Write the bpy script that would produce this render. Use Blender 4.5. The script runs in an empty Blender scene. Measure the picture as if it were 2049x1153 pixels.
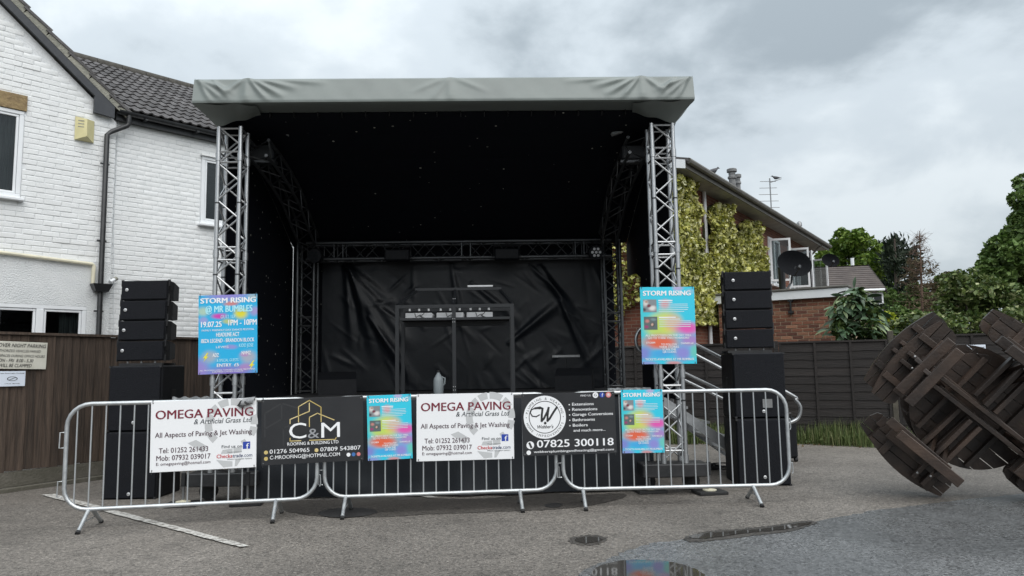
import bpy, bmesh, math, random
import numpy as np
from mathutils import Matrix, Vector

random.seed(7); rng = np.random.default_rng(7)
rad = math.radians
scene = bpy.context.scene
col = scene.collection

# ------------------------------------------------------------------ camera
F_PX = 1480.0; CAM_H = 1.4; PITCH = rad(6.1); ROLL = rad(-0.95)
cam_d = bpy.data.cameras.new('camera'); cam = bpy.data.objects.new('camera', cam_d); col.objects.link(cam)
cam_d.sensor_width = 36.0; cam_d.lens = F_PX / 2049.0 * 36.0
cam_d.clip_start = 0.05; cam_d.clip_end = 2000
CAM_R = Matrix.Rotation(math.pi/2 + PITCH, 3, 'X') @ Matrix.Rotation(ROLL, 3, 'Z')
cam.matrix_world = Matrix.Translation((0, 0, CAM_H)) @ CAM_R.to_4x4()
scene.camera = cam

# ------------------------------------------------------------------ sky, sun, exposure
SUN_EL, SUN_AZ = rad(52), rad(155)          # azimuth from +Y towards +X: behind the camera, to the right
world = bpy.data.worlds.new('World'); scene.world = world; world.use_nodes = True
wn, wl = world.node_tree.nodes, world.node_tree.links
wn.clear()
def wnode(t, **k):
    n = wn.new(t)
    for a, b in k.items(): setattr(n, a, b)
    return n
w_out = wnode('ShaderNodeOutputWorld'); w_bg = wnode('ShaderNodeBackground')
w_sky = wnode('ShaderNodeTexSky'); w_sky.sky_type = 'NISHITA'; w_sky.sun_disc = False
w_sky.sun_elevation = SUN_EL; w_sky.sun_rotation = SUN_AZ; w_sky.dust_density = 2.0
w_tc = wnode('ShaderNodeTexCoord'); w_sep = wnode('ShaderNodeSeparateXYZ')
wl.new(w_tc.outputs['Generated'], w_sep.inputs[0])
def wmath(op, a, b=None, clamp=False):
    n = wnode('ShaderNodeMath', operation=op, use_clamp=clamp)
    for i, v in enumerate((a, b)):
        if v is None: continue
        if isinstance(v, (int, float)): n.inputs[i].default_value = v
        else: wl.new(v, n.inputs[i])
    return n.outputs[0]
zc = wmath('MAXIMUM', w_sep.outputs['Z'], 0.0)
den = wmath('ADD', zc, 0.42)                       # a cloud layer overhead: the pattern closes up towards the horizon
w_cmb = wnode('ShaderNodeCombineXYZ')
wl.new(wmath('DIVIDE', w_sep.outputs['X'], den), w_cmb.inputs[0])
wl.new(wmath('DIVIDE', w_sep.outputs['Y'], den), w_cmb.inputs[1])
w_cmb.inputs[2].default_value = 3.7
def wnoise(scale, detail, rough, off):
    m = wnode('ShaderNodeVectorMath', operation='ADD'); wl.new(w_cmb.outputs[0], m.inputs[0]); m.inputs[1].default_value = off
    n = wnode('ShaderNodeTexNoise'); n.inputs['Scale'].default_value = scale
    n.inputs['Detail'].default_value = detail; n.inputs['Roughness'].default_value = rough
    n.inputs['Distortion'].default_value = 0.25
    wl.new(m.outputs[0], n.inputs['Vector']); return n.outputs['Fac']
n_big = wnoise(1.15, 5.0, 0.50, (1.3, 0.4, 0.0)); n_mid = wnoise(2.8, 8.0, 0.55, (4.0, 2.2, 0.0))
cl = wmath('ADD', wmath('MULTIPLY', n_big, 0.6), wmath('MULTIPLY', n_mid, 0.4))
w_ramp = wnode('ShaderNodeValToRGB'); cr = w_ramp.color_ramp; cr.interpolation = 'EASE'
cr.elements[0].position = 0.40; cr.elements[0].color = (0.180, 0.208, 0.228, 1)
cr.elements[1].position = 0.59; cr.elements[1].color = (0.405, 0.438, 0.455, 1)
e = cr.elements.new(0.5); e.color = (0.315, 0.35, 0.374, 1)
wl.new(cl, w_ramp.inputs['Fac'])
# overcast sky: brighter overhead than at the horizon
grad = wmath('MULTIPLY_ADD', zc, 1.25); grad.node.inputs[2].default_value = 0.80
w_sc = wnode('ShaderNodeVectorMath', operation='SCALE'); wl.new(w_ramp.outputs['Color'], w_sc.inputs[0]); wl.new(grad, w_sc.inputs['Scale'])
w_ns = wnode('ShaderNodeVectorMath', operation='SCALE'); wl.new(w_sky.outputs['Color'], w_ns.inputs[0]); w_ns.inputs['Scale'].default_value = 0.10
w_mix = wnode('ShaderNodeMix', data_type='RGBA'); w_mix.inputs['Factor'].default_value = 0.93
wl.new(w_ns.outputs[0], w_mix.inputs['A']); wl.new(w_sc.outputs[0], w_mix.inputs['B'])
wl.new(w_mix.outputs['Result'], w_bg.inputs['Color']); w_bg.inputs['Strength'].default_value = 1.0
wl.new(w_bg.outputs[0], w_out.inputs['Surface'])

sun_d = bpy.data.lights.new('sun', 'SUN'); sun = bpy.data.objects.new('sun', sun_d); col.objects.link(sun)
sun_d.energy = 1.5; sun_d.angle = rad(75); sun_d.color = (1.0, 0.97, 0.93)
sdir = Vector((math.sin(SUN_AZ)*math.cos(SUN_EL), math.cos(SUN_AZ)*math.cos(SUN_EL), math.sin(SUN_EL)))
sun.rotation_euler = sdir.to_track_quat('Z', 'Y').to_euler(); sun.location = sdir * 30

vs = scene.view_settings
vs.view_transform = 'Standard'; vs.look = 'None'; vs.gamma = 1.0; vs.exposure = 0.92; vs.use_curve_mapping = False
scene.display_settings.display_device = 'sRGB'
try:
    scene.cycles.use_denoising = True; scene.cycles.max_bounces = 6; scene.cycles.transparent_max_bounces = 12
    scene.cycles.caustics_reflective = False; scene.cycles.caustics_refractive = False
except Exception: pass

# ------------------------------------------------------------------ surveying helpers: photo pixel -> place in the yard
CAM_P = Vector((0, 0, CAM_H))
def ray(px, py): return CAM_R @ Vector(((px-1024.5)/F_PX, (576.5-py)/F_PX, -1.0))
def G(px, py, z=0.0):
    d = ray(px, py); return CAM_P + d*((z-CAM_H)/d.z)
def A(px, py, Y):
    d = ray(px, py); return CAM_P + d*(Y/d.y)
class Frame:
    """vertical plane through P with heading az (deg from +Y towards +X); s along it, n away from the camera side"""
    def __init__(self, P, az):
        self.P = Vector((P[0], P[1], 0)); a = rad(az)
        self.d = Vector((math.sin(a), math.cos(a), 0)); self.n = Vector((-self.d.y, self.d.x, 0))
        self.rz = math.atan2(self.d.y, self.d.x)
    def at(self, s, z, off=0.0): return self.P + self.d*s + self.n*off + Vector((0, 0, z))
    def hit(self, px, py, off=0.0):
        r = ray(px, py); P = self.P + self.n*off
        t = self.n.dot(P-CAM_P)/self.n.dot(r); q = CAM_P + r*t
        return (q-self.P).dot(self.d), q.z
    def mat(self, s, z, off=0.0): return Matrix.Translation(self.at(s, z, off)) @ Matrix.Rotation(self.rz, 4, 'Z')

# ------------------------------------------------------------------ materials
def shader(name):
    m = bpy.data.materials.new(name); m.use_nodes = True
    nt = m.node_tree; return m, nt, nt.nodes['Principled BSDF']
def N(nt, t, **k):
    n = nt.nodes.new(t)
    for a, b in k.items(): setattr(n, a, b)
    return n
def c4(c): return (c[0], c[1], c[2], 1.0)
def mat(name, c, rough=0.6, metal=0.0, c2=None, scale=6.0, bump=0.0, bscale=None, detail=5.0, spec=None, coat=0.0, island=0.0, contrast=(0.35, 0.65), rvar=0.0, stretch=None):
    """plain coloured surface with grain: c..c2 mixed by noise, optional bump, optional brightness change from piece to piece"""
    m, nt, b = shader(name); L = nt.links
    b.inputs['Base Color'].default_value = c4(c); b.inputs['Roughness'].default_value = rough; b.inputs['Metallic'].default_value = metal
    if spec is not None: b.inputs['Specular IOR Level'].default_value = spec
    if coat: b.inputs['Coat Weight'].default_value = coat
    tc = N(nt, 'ShaderNodeTexCoord'); src = tc.outputs['Object']
    oi = N(nt, 'ShaderNodeObjectInfo')
    ad = N(nt, 'ShaderNodeVectorMath', operation='MULTIPLY_ADD'); L.new(oi.outputs['Random'], ad.inputs[0]); ad.inputs[1].default_value = (37, 23, 51); L.new(src, ad.inputs[2])
    vec = ad.outputs[0]
    if stretch:
        mp = N(nt, 'ShaderNodeMapping'); mp.inputs['Scale'].default_value = stretch; L.new(vec, mp.inputs['Vector']); vec = mp.outputs[0]
    colr = None
    if c2 is not None:
        n = N(nt, 'ShaderNodeTexNoise'); n.inputs['Scale'].default_value = scale; n.inputs['Detail'].default_value = detail; n.inputs['Roughness'].default_value = 0.62
        L.new(vec, n.inputs['Vector'])
        r = N(nt, 'ShaderNodeValToRGB'); r.color_ramp.elements[0].position = contrast[0]; r.color_ramp.elements[1].position = contrast[1]
        r.color_ramp.elements[0].color = c4(c); r.color_ramp.elements[1].color = c4(c2)
        L.new(n.outputs['Fac'], r.inputs['Fac']); colr = r.outputs['Color']
        if rvar:
            mr = N(nt, 'ShaderNodeMapRange'); L.new(n.outputs['Fac'], mr.inputs['Value']); mr.inputs['From Min'].default_value = 0.3; mr.inputs['From Max'].default_value = 0.7
            mr.inputs['To Min'].default_value = rough-rvar; mr.inputs['To Max'].default_value = rough+rvar; L.new(mr.outputs[0], b.inputs['Roughness'])
    if island:
        mr = N(nt, 'ShaderNodeMapRange'); L.new(oi.outputs['Random'], mr.inputs['Value'])
        mr.inputs['To Min'].default_value = 1-island; mr.inputs['To Max'].default_value = 1+island
        sc = N(nt, 'ShaderNodeVectorMath', operation='SCALE')
        if colr is not None: L.new(colr, sc.inputs[0])
        else: sc.inputs[0].default_value = c[:3]
        L.new(mr.outputs[0], sc.inputs['Scale']); colr = sc.outputs[0]
    if colr is not None: L.new(colr, b.inputs['Base Color'])
    if bump:
        n2 = N(nt, 'ShaderNodeTexNoise'); n2.inputs['Scale'].default_value = bscale or scale*4; n2.inputs['Detail'].default_value = 4; L.new(vec, n2.inputs['Vector'])
        bp = N(nt, 'ShaderNodeBump'); bp.inputs['Strength'].default_value = bump; bp.inputs['Distance'].default_value = 0.02
        L.new(n2.outputs['Fac'], bp.inputs['Height']); L.new(bp.outputs[0], b.inputs['Normal'])
    return m
def leaf_mat(name, cols, rough=0.5, pos=None, patch=None):
    m, nt, b = shader(name); L = nt.links
    g = N(nt, 'ShaderNodeNewGeometry'); r = N(nt, 'ShaderNodeValToRGB'); el = r.color_ramp.elements
    pos = pos or [i/(len(cols)-1) for i in range(len(cols))]
    el[0].position = pos[0]; el[0].color = c4(cols[0]); el[1].position = pos[-1]; el[1].color = c4(cols[-1])
    for p_, c_ in list(zip(pos, cols))[1:-1]:
        x = el.new(p_); x.color = c4(c_)
    L.new(g.outputs['Random Per Island'], r.inputs['Fac']); out_c = r.outputs['Color']
    if patch:                                  # patches of older leaves of another colour
        tc = N(nt, 'ShaderNodeTexCoord'); nz = N(nt, 'ShaderNodeTexNoise'); nz.inputs['Scale'].default_value = patch[1]; nz.inputs['Detail'].default_value = 4; L.new(tc.outputs['Object'], nz.inputs['Vector'])
        mr = N(nt, 'ShaderNodeMapRange', interpolation_type='SMOOTHSTEP'); L.new(nz.outputs['Fac'], mr.inputs['Value']); mr.inputs['From Min'].default_value = .47; mr.inputs['From Max'].default_value = .62; mr.inputs['To Max'].default_value = patch[2]
        mx = N(nt, 'ShaderNodeMix', data_type='RGBA'); L.new(mr.outputs[0], mx.inputs['Factor']); L.new(out_c, mx.inputs['A']); mx.inputs['B'].default_value = c4(patch[0]); out_c = mx.outputs['Result']
    L.new(out_c, b.inputs['Base Color'])
    b.inputs['Roughness'].default_value = rough; b.inputs['Specular IOR Level'].default_value = 0.35
    tr = N(nt, 'ShaderNodeBsdfTranslucent'); mx = N(nt, 'ShaderNodeMixShader'); mx.inputs[0].default_value = 0.22
    out = nt.nodes['Material Output']; L.new(out_c, tr.inputs['Color'])
    L.new(b.outputs[0], mx.inputs[1]); L.new(tr.outputs[0], mx.inputs[2]); L.new(mx.outputs[0], out.inputs['Surface'])
    return m
def blob_mat(name, base, blobs, rough=0.35, noise=0.0):
    """printed picture: soft patches of ink in the sheet's own x,z coordinates. blobs: (x, z, rx, rz, colour, strength)"""
    m, nt, b = shader(name); L = nt.links
    tc = N(nt, 'ShaderNodeTexCoord'); src = tc.outputs['Object']
    if noise:
        nz = N(nt, 'ShaderNodeTexNoise'); nz.inputs['Scale'].default_value = 5.0; nz.inputs['Detail'].default_value = 3; L.new(src, nz.inputs['Vector'])
        sb = N(nt, 'ShaderNodeVectorMath', operation='MULTIPLY_ADD'); L.new(nz.outputs['Color'], sb.inputs[0]); sb.inputs[1].default_value = (noise, 0, noise); L.new(src, sb.inputs[2])
        s2 = N(nt, 'ShaderNodeVectorMath', operation='SUBTRACT'); L.new(sb.outputs[0], s2.inputs[0]); s2.inputs[1].default_value = (noise*.5, 0, noise*.5); src = s2.outputs[0]
    cur = None
    for (x, z, rx, rz, c, s) in blobs:
        mp = N(nt, 'ShaderNodeMapping'); mp.vector_type = 'POINT'; mp.inputs['Scale'].default_value = (1/rx, 0, 1/rz); mp.inputs['Location'].default_value = (-x/rx, 0, -z/rz)
        L.new(src, mp.inputs['Vector'])
        ln = N(nt, 'ShaderNodeVectorMath', operation='LENGTH'); L.new(mp.outputs[0], ln.inputs[0])
        mr = N(nt, 'ShaderNodeMapRange', interpolation_type='SMOOTHERSTEP'); L.new(ln.outputs['Value'], mr.inputs['Value'])
        mr.inputs['From Min'].default_value = 0.15; mr.inputs['From Max'].default_value = 1.0; mr.inputs['To Min'].default_value = s; mr.inputs['To Max'].default_value = 0.0
        mx = N(nt, 'ShaderNodeMix', data_type='RGBA'); L.new(mr.outputs[0], mx.inputs['Factor'])
        if cur is None: mx.inputs['A'].default_value = c4(base)
        else: L.new(cur, mx.inputs['A'])
        mx.inputs['B'].default_value = c4(c); cur = mx.outputs['Result']
    L.new(cur, b.inputs['Base Color']); b.inputs['Roughness'].default_value = rough
    return m

# ------------------------------------------------------------------ mesh building
class MB:
    def __init__(self): self.v = []; self.f = []
    def add(self, vs_, fs, M=None):
        o = len(self.v)
        self.v += [tuple(M @ Vector(p)) if M is not None else tuple(p) for p in vs_]
        self.f += [tuple(i+o for i in f) for f in fs]; return self
    def box(self, x0, x1, y0, y1, z0, z1, M=None, b=0.0):
        if b <= 0:
            vs_ = [(x0,y0,z0),(x1,y0,z0),(x1,y1,z0),(x0,y1,z0),(x0,y0,z1),(x1,y0,z1),(x1,y1,z1),(x0,y1,z1)]
            fs = [(0,3,2,1),(4,5,6,7),(0,1,5,4),(1,2,6,5),(2,3,7,6),(3,0,4,7)]
            return self.add(vs_, fs, M)
        bm = bmesh.new(); bmesh.ops.create_cube(bm, size=1.0)
        for v in bm.verts: v.co = Vector(((x0+x1)/2+v.co.x*(x1-x0), (y0+y1)/2+v.co.y*(y1-y0), (z0+z1)/2+v.co.z*(z1-z0)))
        bmesh.ops.bevel(bm, geom=bm.edges[:], offset=b, segments=1, affect='EDGES')
        bm.verts.index_update()
        self.add([v.co[:] for v in bm.verts], [tuple(v.index for v in f.verts) for f in bm.faces], M); bm.free(); return self
    def tube(self, pts, r, seg=8, cap=True, r2=None, M=None):
        pts = [Vector(p) for p in pts]; n = len(pts); rings = []
        prev = None
        for i, p in enumerate(pts):
            t = (pts[min(i+1, n-1)] - pts[max(i-1, 0)]).normalized()
            if prev is None:
                a = Vector((0, 0, 1)) if abs(t.z) < 0.9 else Vector((1, 0, 0)); u = t.cross(a).normalized()
            else:
                u = (prev - t*prev.dot(t)); u = u.normalized() if u.length > 1e-6 else t.orthogonal().normalized()
            prev = u; w = t.cross(u)
            rr = r if r2 is None else r + (r2-r)*i/(n-1)
            rings.append([p + (u*math.cos(2*math.pi*k/seg) + w*math.sin(2*math.pi*k/seg))*rr for k in range(seg)])
        vs_ = [q for R_ in rings for q in R_]; fs = []
        for i in range(n-1):
            for k in range(seg):
                a, b2 = i*seg+k, i*seg+(k+1) % seg; fs.append((a, b2, b2+seg, a+seg))
        if cap: fs.append(tuple(range(seg-1, -1, -1))); fs.append(tuple((n-1)*seg+k for k in range(seg)))
        return self.add(vs_, fs, M)
    def prism(self, poly, y0, y1, M=None):
        """polygon in x,z (counter-clockwise seen from -y) pushed from y0 to y1"""
        n = len(poly); vs_ = [(x, y0, z) for x, z in poly] + [(x, y1, z) for x, z in poly]
        fs = [tuple(range(n)), tuple(range(2*n-1, n-1, -1))] + [(i, i+n, (i+1) % n+n, (i+1) % n) for i in range(n)]
        return self.add(vs_, fs, M)
    def lathe(self, prof, seg=20, M=None):
        n = len(prof); vs_ = [(r*math.cos(2*math.pi*k/seg), r*math.sin(2*math.pi*k/seg), z) for r, z in prof for k in range(seg)]
        fs = [(i*seg+k, i*seg+(k+1) % seg, (i+1)*seg+(k+1) % seg, (i+1)*seg+k) for i in range(n-1) for k in range(seg)]
        fs.append(tuple(range(seg-1, -1, -1))); fs.append(tuple((n-1)*seg+k for k in range(seg)))
        return self.add(vs_, fs, M)
    def grid(self, fn, nu, nv, M=None):
        vs_ = [fn(i/nu, j/nv) for j in range(nv+1) for i in range(nu+1)]
        fs = [(j*(nu+1)+i, j*(nu+1)+i+1, (j+1)*(nu+1)+i+1, (j+1)*(nu+1)+i) for j in range(nv) for i in range(nu)]
        return self.add(vs_, fs, M)
    def mesh(self, name, m=None, smooth=False):
        me = bpy.data.meshes.new(name); me.from_pydata(self.v, [], self.f)
        if m is not None: me.materials.append(m)
        if smooth:
            me.polygons.foreach_set('use_smooth', [True]*len(me.polygons))
            try: me.set_sharp_from_angle(angle=rad(40))
            except Exception: pass
        me.update(); return me
    def obj(self, name, m, parent=None, smooth=False, M=None):
        return link(name, self.mesh(name, m, smooth), parent, M)
def link(name, me, parent=None, M=None):
    o = bpy.data.objects.new(name, me); col.objects.link(o)
    if parent is not None: o.parent = parent
    if M is not None: o.matrix_local = M
    return o
def tag(o, label=None, cat=None, group=None, kind=None):
    if label: o['label'] = label
    if cat: o['category'] = cat
    if group: o['group'] = group
    if kind: o['kind'] = kind
    return o
def thing(name, label, cat, M=None, group=None):
    o = bpy.data.objects.new(name, None); col.objects.link(o); o.empty_display_size = 0.1
    if M is not None: o.matrix_local = M
    return tag(o, label, cat, group)
_unit = {}
def unit_tube(m, seg=8):
    k = (m.name, seg)
    if k not in _unit: _unit[k] = MB().tube([(0,0,0),(0,0,1)], 1.0, seg).mesh('rod', m, True)
    return _unit[k]
def rod(name, p0, p1, r, m, parent, seg=8):
    p0, p1 = Vector(p0), Vector(p1); d = p1-p0
    Mx = Matrix.Translation(p0) @ d.to_track_quat('Z', 'X').to_matrix().to_4x4() @ Matrix.Diagonal((r, r, d.length, 1))
    return link(name, unit_tube(m, seg), parent, Mx)
_ub = {}
def unit_box(m, b=0.0):
    k = (m.name, b)
    if k not in _ub: _ub[k] = MB().box(-.5, .5, -.5, .5, -.5, .5).mesh('block', m)
    return _ub[k]
def block(name, c, size, m, parent, M=None):
    Mx = Matrix.Translation(Vector(c)) @ (M.to_4x4() if M is not None else Matrix.Identity(4)) @ Matrix.Diagonal((size[0], size[1], size[2], 1))
    return link(name, unit_box(m), parent, Mx)
def arc(cx, cz, r, a0, a1, n=6): return [(cx+r*math.cos(rad(a0+(a1-a0)*i/n)), cz+r*math.sin(rad(a0+(a1-a0)*i/n))) for i in range(n+1)]

# ------------------------------------------------------------------ lettering (flat print on sheets): x,z on the sheet, facing -y
TEXTS = []
def text(parent, body, x, z, w, h, m, align='LEFT', bold=0.0, shear=0.0, y=-0.004, name='lettering', rot=0.0):
    cu = bpy.data.curves.new(name, 'FONT'); cu.body = body; cu.align_x = align; cu.size = 1.0; cu.shear = shear; cu.offset = 0.0
    cu.resolution_u = 3; cu.fill_mode = 'FRONT'; cu.materials.append(m)
    o = bpy.data.objects.new(name, cu); col.objects.link(o); o.parent = parent
    TEXTS.append((o, x, y, z, w, h, rot, bold)); return o
def settle_text():
    bpy.context.view_layer.update(); dg = bpy.context.evaluated_depsgraph_get()
    for c_, x, y, z, w, h, rot, bold in TEXTS:
        me = bpy.data.meshes.new_from_object(c_.evaluated_get(dg)); me.name = 'lettering'
        o = bpy.data.objects.new('lettering', me); col.objects.link(o); o.parent = c_.parent
        if bold and len(c_.data.body) > 1:                                     # heavier strokes: the same outlines printed again, shifted by a hair
            bm = bmesh.new(); bm.from_mesh(me); src = bm.verts[:] + bm.edges[:] + bm.faces[:]
            for k, (sx_, sy_) in enumerate(((1, .3), (-1, -.3))):
                d = bmesh.ops.duplicate(bm, geom=src)
                for g in d['geom']:
                    if isinstance(g, bmesh.types.BMVert): g.co += Vector((bold*.8*sx_, bold*.8*sy_, .0002*(k+1)))
            bm.to_mesh(me); bm.free()
        xs = [v.co.x for v in me.vertices] or [0, 1]; w0 = max(xs)-min(xs)
        dx = max(w0, 1e-4); sy = h/0.70
        sx = w/dx if w else sy
        o.matrix_local = Matrix.Translation((x, y, z)) @ Matrix.Rotation(rot, 4, 'Y') @ Matrix.Rotation(math.pi/2, 4, 'X') @ Matrix.Diagonal((sx, sy, 1, 1))
    for c_, *_ in TEXTS:
        cu = c_.data; bpy.data.objects.remove(c_); bpy.data.curves.remove(cu)
def disc(parent, x, z, r, m, y=-0.004, r0=0.0, seg=28, name='emblem', a0=0, a1=360):
    mb = MB(); vs_ = []; full = (a1-a0) >= 360
    for k in range(seg + (0 if full else 1)):
        a = rad(a0+(a1-a0)*k/seg); vs_ += [(x+r*math.cos(a), y, z+r*math.sin(a)), (x+r0*math.cos(a), y, z+r0*math.sin(a))]
    n = len(vs_)//2
    if r0 > 0: fs = [(2*k, 2*k+1, (2*k+3) % len(vs_), (2*k+2) % len(vs_)) for k in range(n if full else n-1)]
    else: vs_ = vs_[::2]; fs = [tuple(range(len(vs_)))]
    return mb.add(vs_, fs).obj(name, m, parent)
def poly(parent, pts, m, y=-0.004, name='emblem'):
    return MB().add([(x, y, z) for x, z in pts], [tuple(range(len(pts)))]).obj(name, m, parent)
def stroke(parent, pts, w, m, y=-0.004, name='emblem'):
    mb = MB()
    for (x0, z0), (x1, z1) in zip(pts[:-1], pts[1:]):
        d = Vector((x1-x0, z1-z0)); d.normalize(); nx, nz = -d.y*w/2, d.x*w/2; ex, ez = d.x*w*.35, d.y*w*.35
        mb.add([(x0-ex+nx, y, z0-ez+nz), (x0-ex-nx, y, z0-ez-nz), (x1+ex-nx, y, z1+ez-nz), (x1+ex+nx, y, z1+ez+nz)], [(0, 1, 2, 3)])
    return mb.obj(name, m, parent)

# ------------------------------------------------------------------ foliage
def smooth_path(P, n=6):
    P = [Vector(p) for p in P]; out = []
    for i in range(len(P)-1):
        a, b, c, d = P[max(i-1, 0)], P[i], P[i+1], P[min(i+2, len(P)-1)]
        for k in range(n):
            t = k/n; out.append(tuple(.5*((2*b)+(c-a)*t+(2*a-5*b+4*c-d)*t*t+(3*b-a-3*c+d)*t**3)))
    return out+[tuple(P[-1])]
def leaves_obj(name, pts, size, m, parent=None, up=0.35, aspect=0.6, M=None, dirs=None, face=None):
    """one leaf-sized folded blade at each point"""
    n = len(pts); pts = np.asarray(pts, float)
    a = rng.normal(size=(n, 3)); a[:, 2] *= 0.7
    if dirs is not None: a = a*0.55 + np.asarray(dirs)
    a /= np.linalg.norm(a, axis=1)[:, None] + 1e-9
    nr = rng.normal(size=(n, 3)); nr[:, 2] += up*3
    if face is not None: nr += np.asarray(face)
    b = np.cross(nr, a); b /= np.linalg.norm(b, axis=1)[:, None] + 1e-9
    c = np.cross(a, b)
    s = size*np.clip(np.exp(rng.normal(size=(n, 1))*.32), .5, 1.9)
    p0 = pts - a*s*0.5; p2 = pts + a*s*0.5; p1 = pts + b*s*aspect*0.5 + c*s*0.1; p3 = pts - b*s*aspect*0.5 + c*s*0.1
    V = np.stack([p0, p1, p2, p3], 1).reshape(-1, 3)
    me = bpy.data.meshes.new(name); me.vertices.add(4*n); me.vertices.foreach_set('co', V.ravel())
    k = np.arange(n)*4
    Fi = np.stack([k, k+1, k+2, k, k+2, k+3], 1).ravel()
    me.loops.add(6*n); me.loops.foreach_set('vertex_index', Fi.astype(np.int32))
    me.polygons.add(2*n); me.polygons.foreach_set('loop_start', (np.arange(2*n)*3).astype(np.int32)); me.polygons.foreach_set('loop_total', np.full(2*n, 3, np.int32))
    me.materials.append(m); me.update(calc_edges=True); me.validate()
    return link(name, me, parent, M)
def clump_points(clumps, per):
    """points on the shells of uneven clumps: (centre, radius)"""
    out = []
    for c, r in clumps:
        k = max(12, int(per*r*r)); d = rng.normal(size=(k, 3)); d /= np.linalg.norm(d, axis=1)[:, None]
        rr = r*(0.62+0.42*rng.random((k, 1))); q = np.array(c)+d*rr*np.array([1, 1, 0.85]); out.append(q)
    return np.concatenate(out)
# ================================================================== ground
def asphalt(name, c1, c2, rough, patch=0.5, rmin=None, bumpk=0.35, wet=0.0):
    m, nt, b = shader(name); L = nt.links
    tc = N(nt, 'ShaderNodeTexCoord'); src = tc.outputs['Object']
    v = N(nt, 'ShaderNodeTexVoronoi'); v.inputs['Scale'].default_value = 58; L.new(src, v.inputs['Vector'])
    v2 = N(nt, 'ShaderNodeTexVoronoi'); v2.inputs['Scale'].default_value = 115; L.new(src, v2.inputs['Vector'])
    n = N(nt, 'ShaderNodeTexNoise'); n.inputs['Scale'].default_value = 1.1; n.inputs['Detail'].default_value = 7; n.inputs['Roughness'].default_value = 0.6; L.new(src, n.inputs['Vector'])
    r = N(nt, 'ShaderNodeValToRGB'); el = r.color_ramp.elements
    el[0].position = 0.05; el[0].color = c4([x*0.22 for x in c1]); el[1].position = 0.95; el[1].color = c4([min(1, x*2.3) for x in c1])
    e_ = el.new(0.45); e_.color = c4(c1)
    e_ = el.new(0.78); e_.color = c4([x*1.35 for x in c1])
    sp = N(nt, 'ShaderNodeSeparateColor'); L.new(v.outputs['Color'], sp.inputs[0])
    sp2 = N(nt, 'ShaderNodeSeparateColor'); L.new(v2.outputs['Color'], sp2.inputs[0])
    av = N(nt, 'ShaderNodeMath', operation='MULTIPLY_ADD'); L.new(sp.outputs[0], av.inputs[0]); av.inputs[1].default_value = 0.55
    hf = N(nt, 'ShaderNodeMath', operation='MULTIPLY'); L.new(sp2.outputs[1], hf.inputs[0]); hf.inputs[1].default_value = 0.45; L.new(hf.outputs[0], av.inputs[2])
    L.new(av.outputs[0], r.inputs['Fac'])
    mr = N(nt, 'ShaderNodeMapRange'); L.new(n.outputs['Fac'], mr.inputs['Value']); mr.inputs['From Min'].default_value = 0.3; mr.inputs['From Max'].default_value = 0.7
    mr.inputs['To Min'].default_value = 1-patch*0.5; mr.inputs['To Max'].default_value = 1+patch*0.45
    nb = N(nt, 'ShaderNodeTexNoise'); nb.inputs['Scale'].default_value = 0.42; nb.inputs['Detail'].default_value = 3; L.new(src, nb.inputs['Vector'])
    mb_ = N(nt, 'ShaderNodeMapRange'); L.new(nb.outputs['Fac'], mb_.inputs['Value']); mb_.inputs['From Min'].default_value = 0.35; mb_.inputs['From Max'].default_value = 0.65; mb_.inputs['To Min'].default_value = 0.74; mb_.inputs['To Max'].default_value = 1.12
    ns_ = N(nt, 'ShaderNodeTexNoise'); ns_.inputs['Scale'].default_value = 3.4; ns_.inputs['Detail'].default_value = 6; ns_.inputs['Roughness'].default_value = 0.7; L.new(src, ns_.inputs['Vector'])
    ms_ = N(nt, 'ShaderNodeMapRange', interpolation_type='SMOOTHSTEP'); L.new(ns_.outputs['Fac'], ms_.inputs['Value']); ms_.inputs['From Min'].default_value = 0.34; ms_.inputs['From Max'].default_value = 0.46; ms_.inputs['To Min'].default_value = 0.72; ms_.inputs['To Max'].default_value = 1.0
    wv = N(nt, 'ShaderNodeTexVoronoi', feature='DISTANCE_TO_EDGE'); wv.inputs['Scale'].default_value = 0.34
    dn = N(nt, 'ShaderNodeVectorMath', operation='MULTIPLY_ADD'); L.new(ns_.outputs['Color'], dn.inputs[0]); dn.inputs[1].default_value = (.5, .5, 0); L.new(src, dn.inputs[2]); L.new(dn.outputs[0], wv.inputs['Vector'])
    ck = N(nt, 'ShaderNodeMapRange', interpolation_type='SMOOTHSTEP'); L.new(wv.outputs['Distance'], ck.inputs['Value']); ck.inputs['From Min'].default_value = 0.0006; ck.inputs['From Max'].default_value = 0.0022; ck.inputs['To Min'].default_value = 0.62; ck.inputs['To Max'].default_value = 1.0
    pm = mr.outputs[0]
    for q_ in (mb_.outputs[0], ms_.outputs[0], ck.outputs[0]):
        mm_ = N(nt, 'ShaderNodeMath', operation='MULTIPLY'); L.new(pm, mm_.inputs[0]); L.new(q_, mm_.inputs[1]); pm = mm_.outputs[0]
    sc = N(nt, 'ShaderNodeVectorMath', operation='SCALE'); L.new(r.outputs['Color'], sc.inputs[0]); L.new(pm, sc.inputs['Scale'])
    mx = N(nt, 'ShaderNodeMix', data_type='RGBA'); mx.inputs['Factor'].default_value = 0.12; L.new(sc.outputs[0], mx.inputs['A']); mx.inputs['B'].default_value = c4(c2)
    L.new(mx.outputs['Result'], b.inputs['Base Color'])
    mr2 = N(nt, 'ShaderNodeMapRange'); L.new(n.outputs['Fac'], mr2.inputs['Value']); mr2.inputs['From Min'].default_value = 0.35; mr2.inputs['From Max'].default_value = 0.65
    mr2.inputs['To Min'].default_value = rough; mr2.inputs['To Max'].default_value = rmin if rmin is not None else rough
    L.new(mr2.outputs[0], b.inputs['Roughness'])
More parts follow.
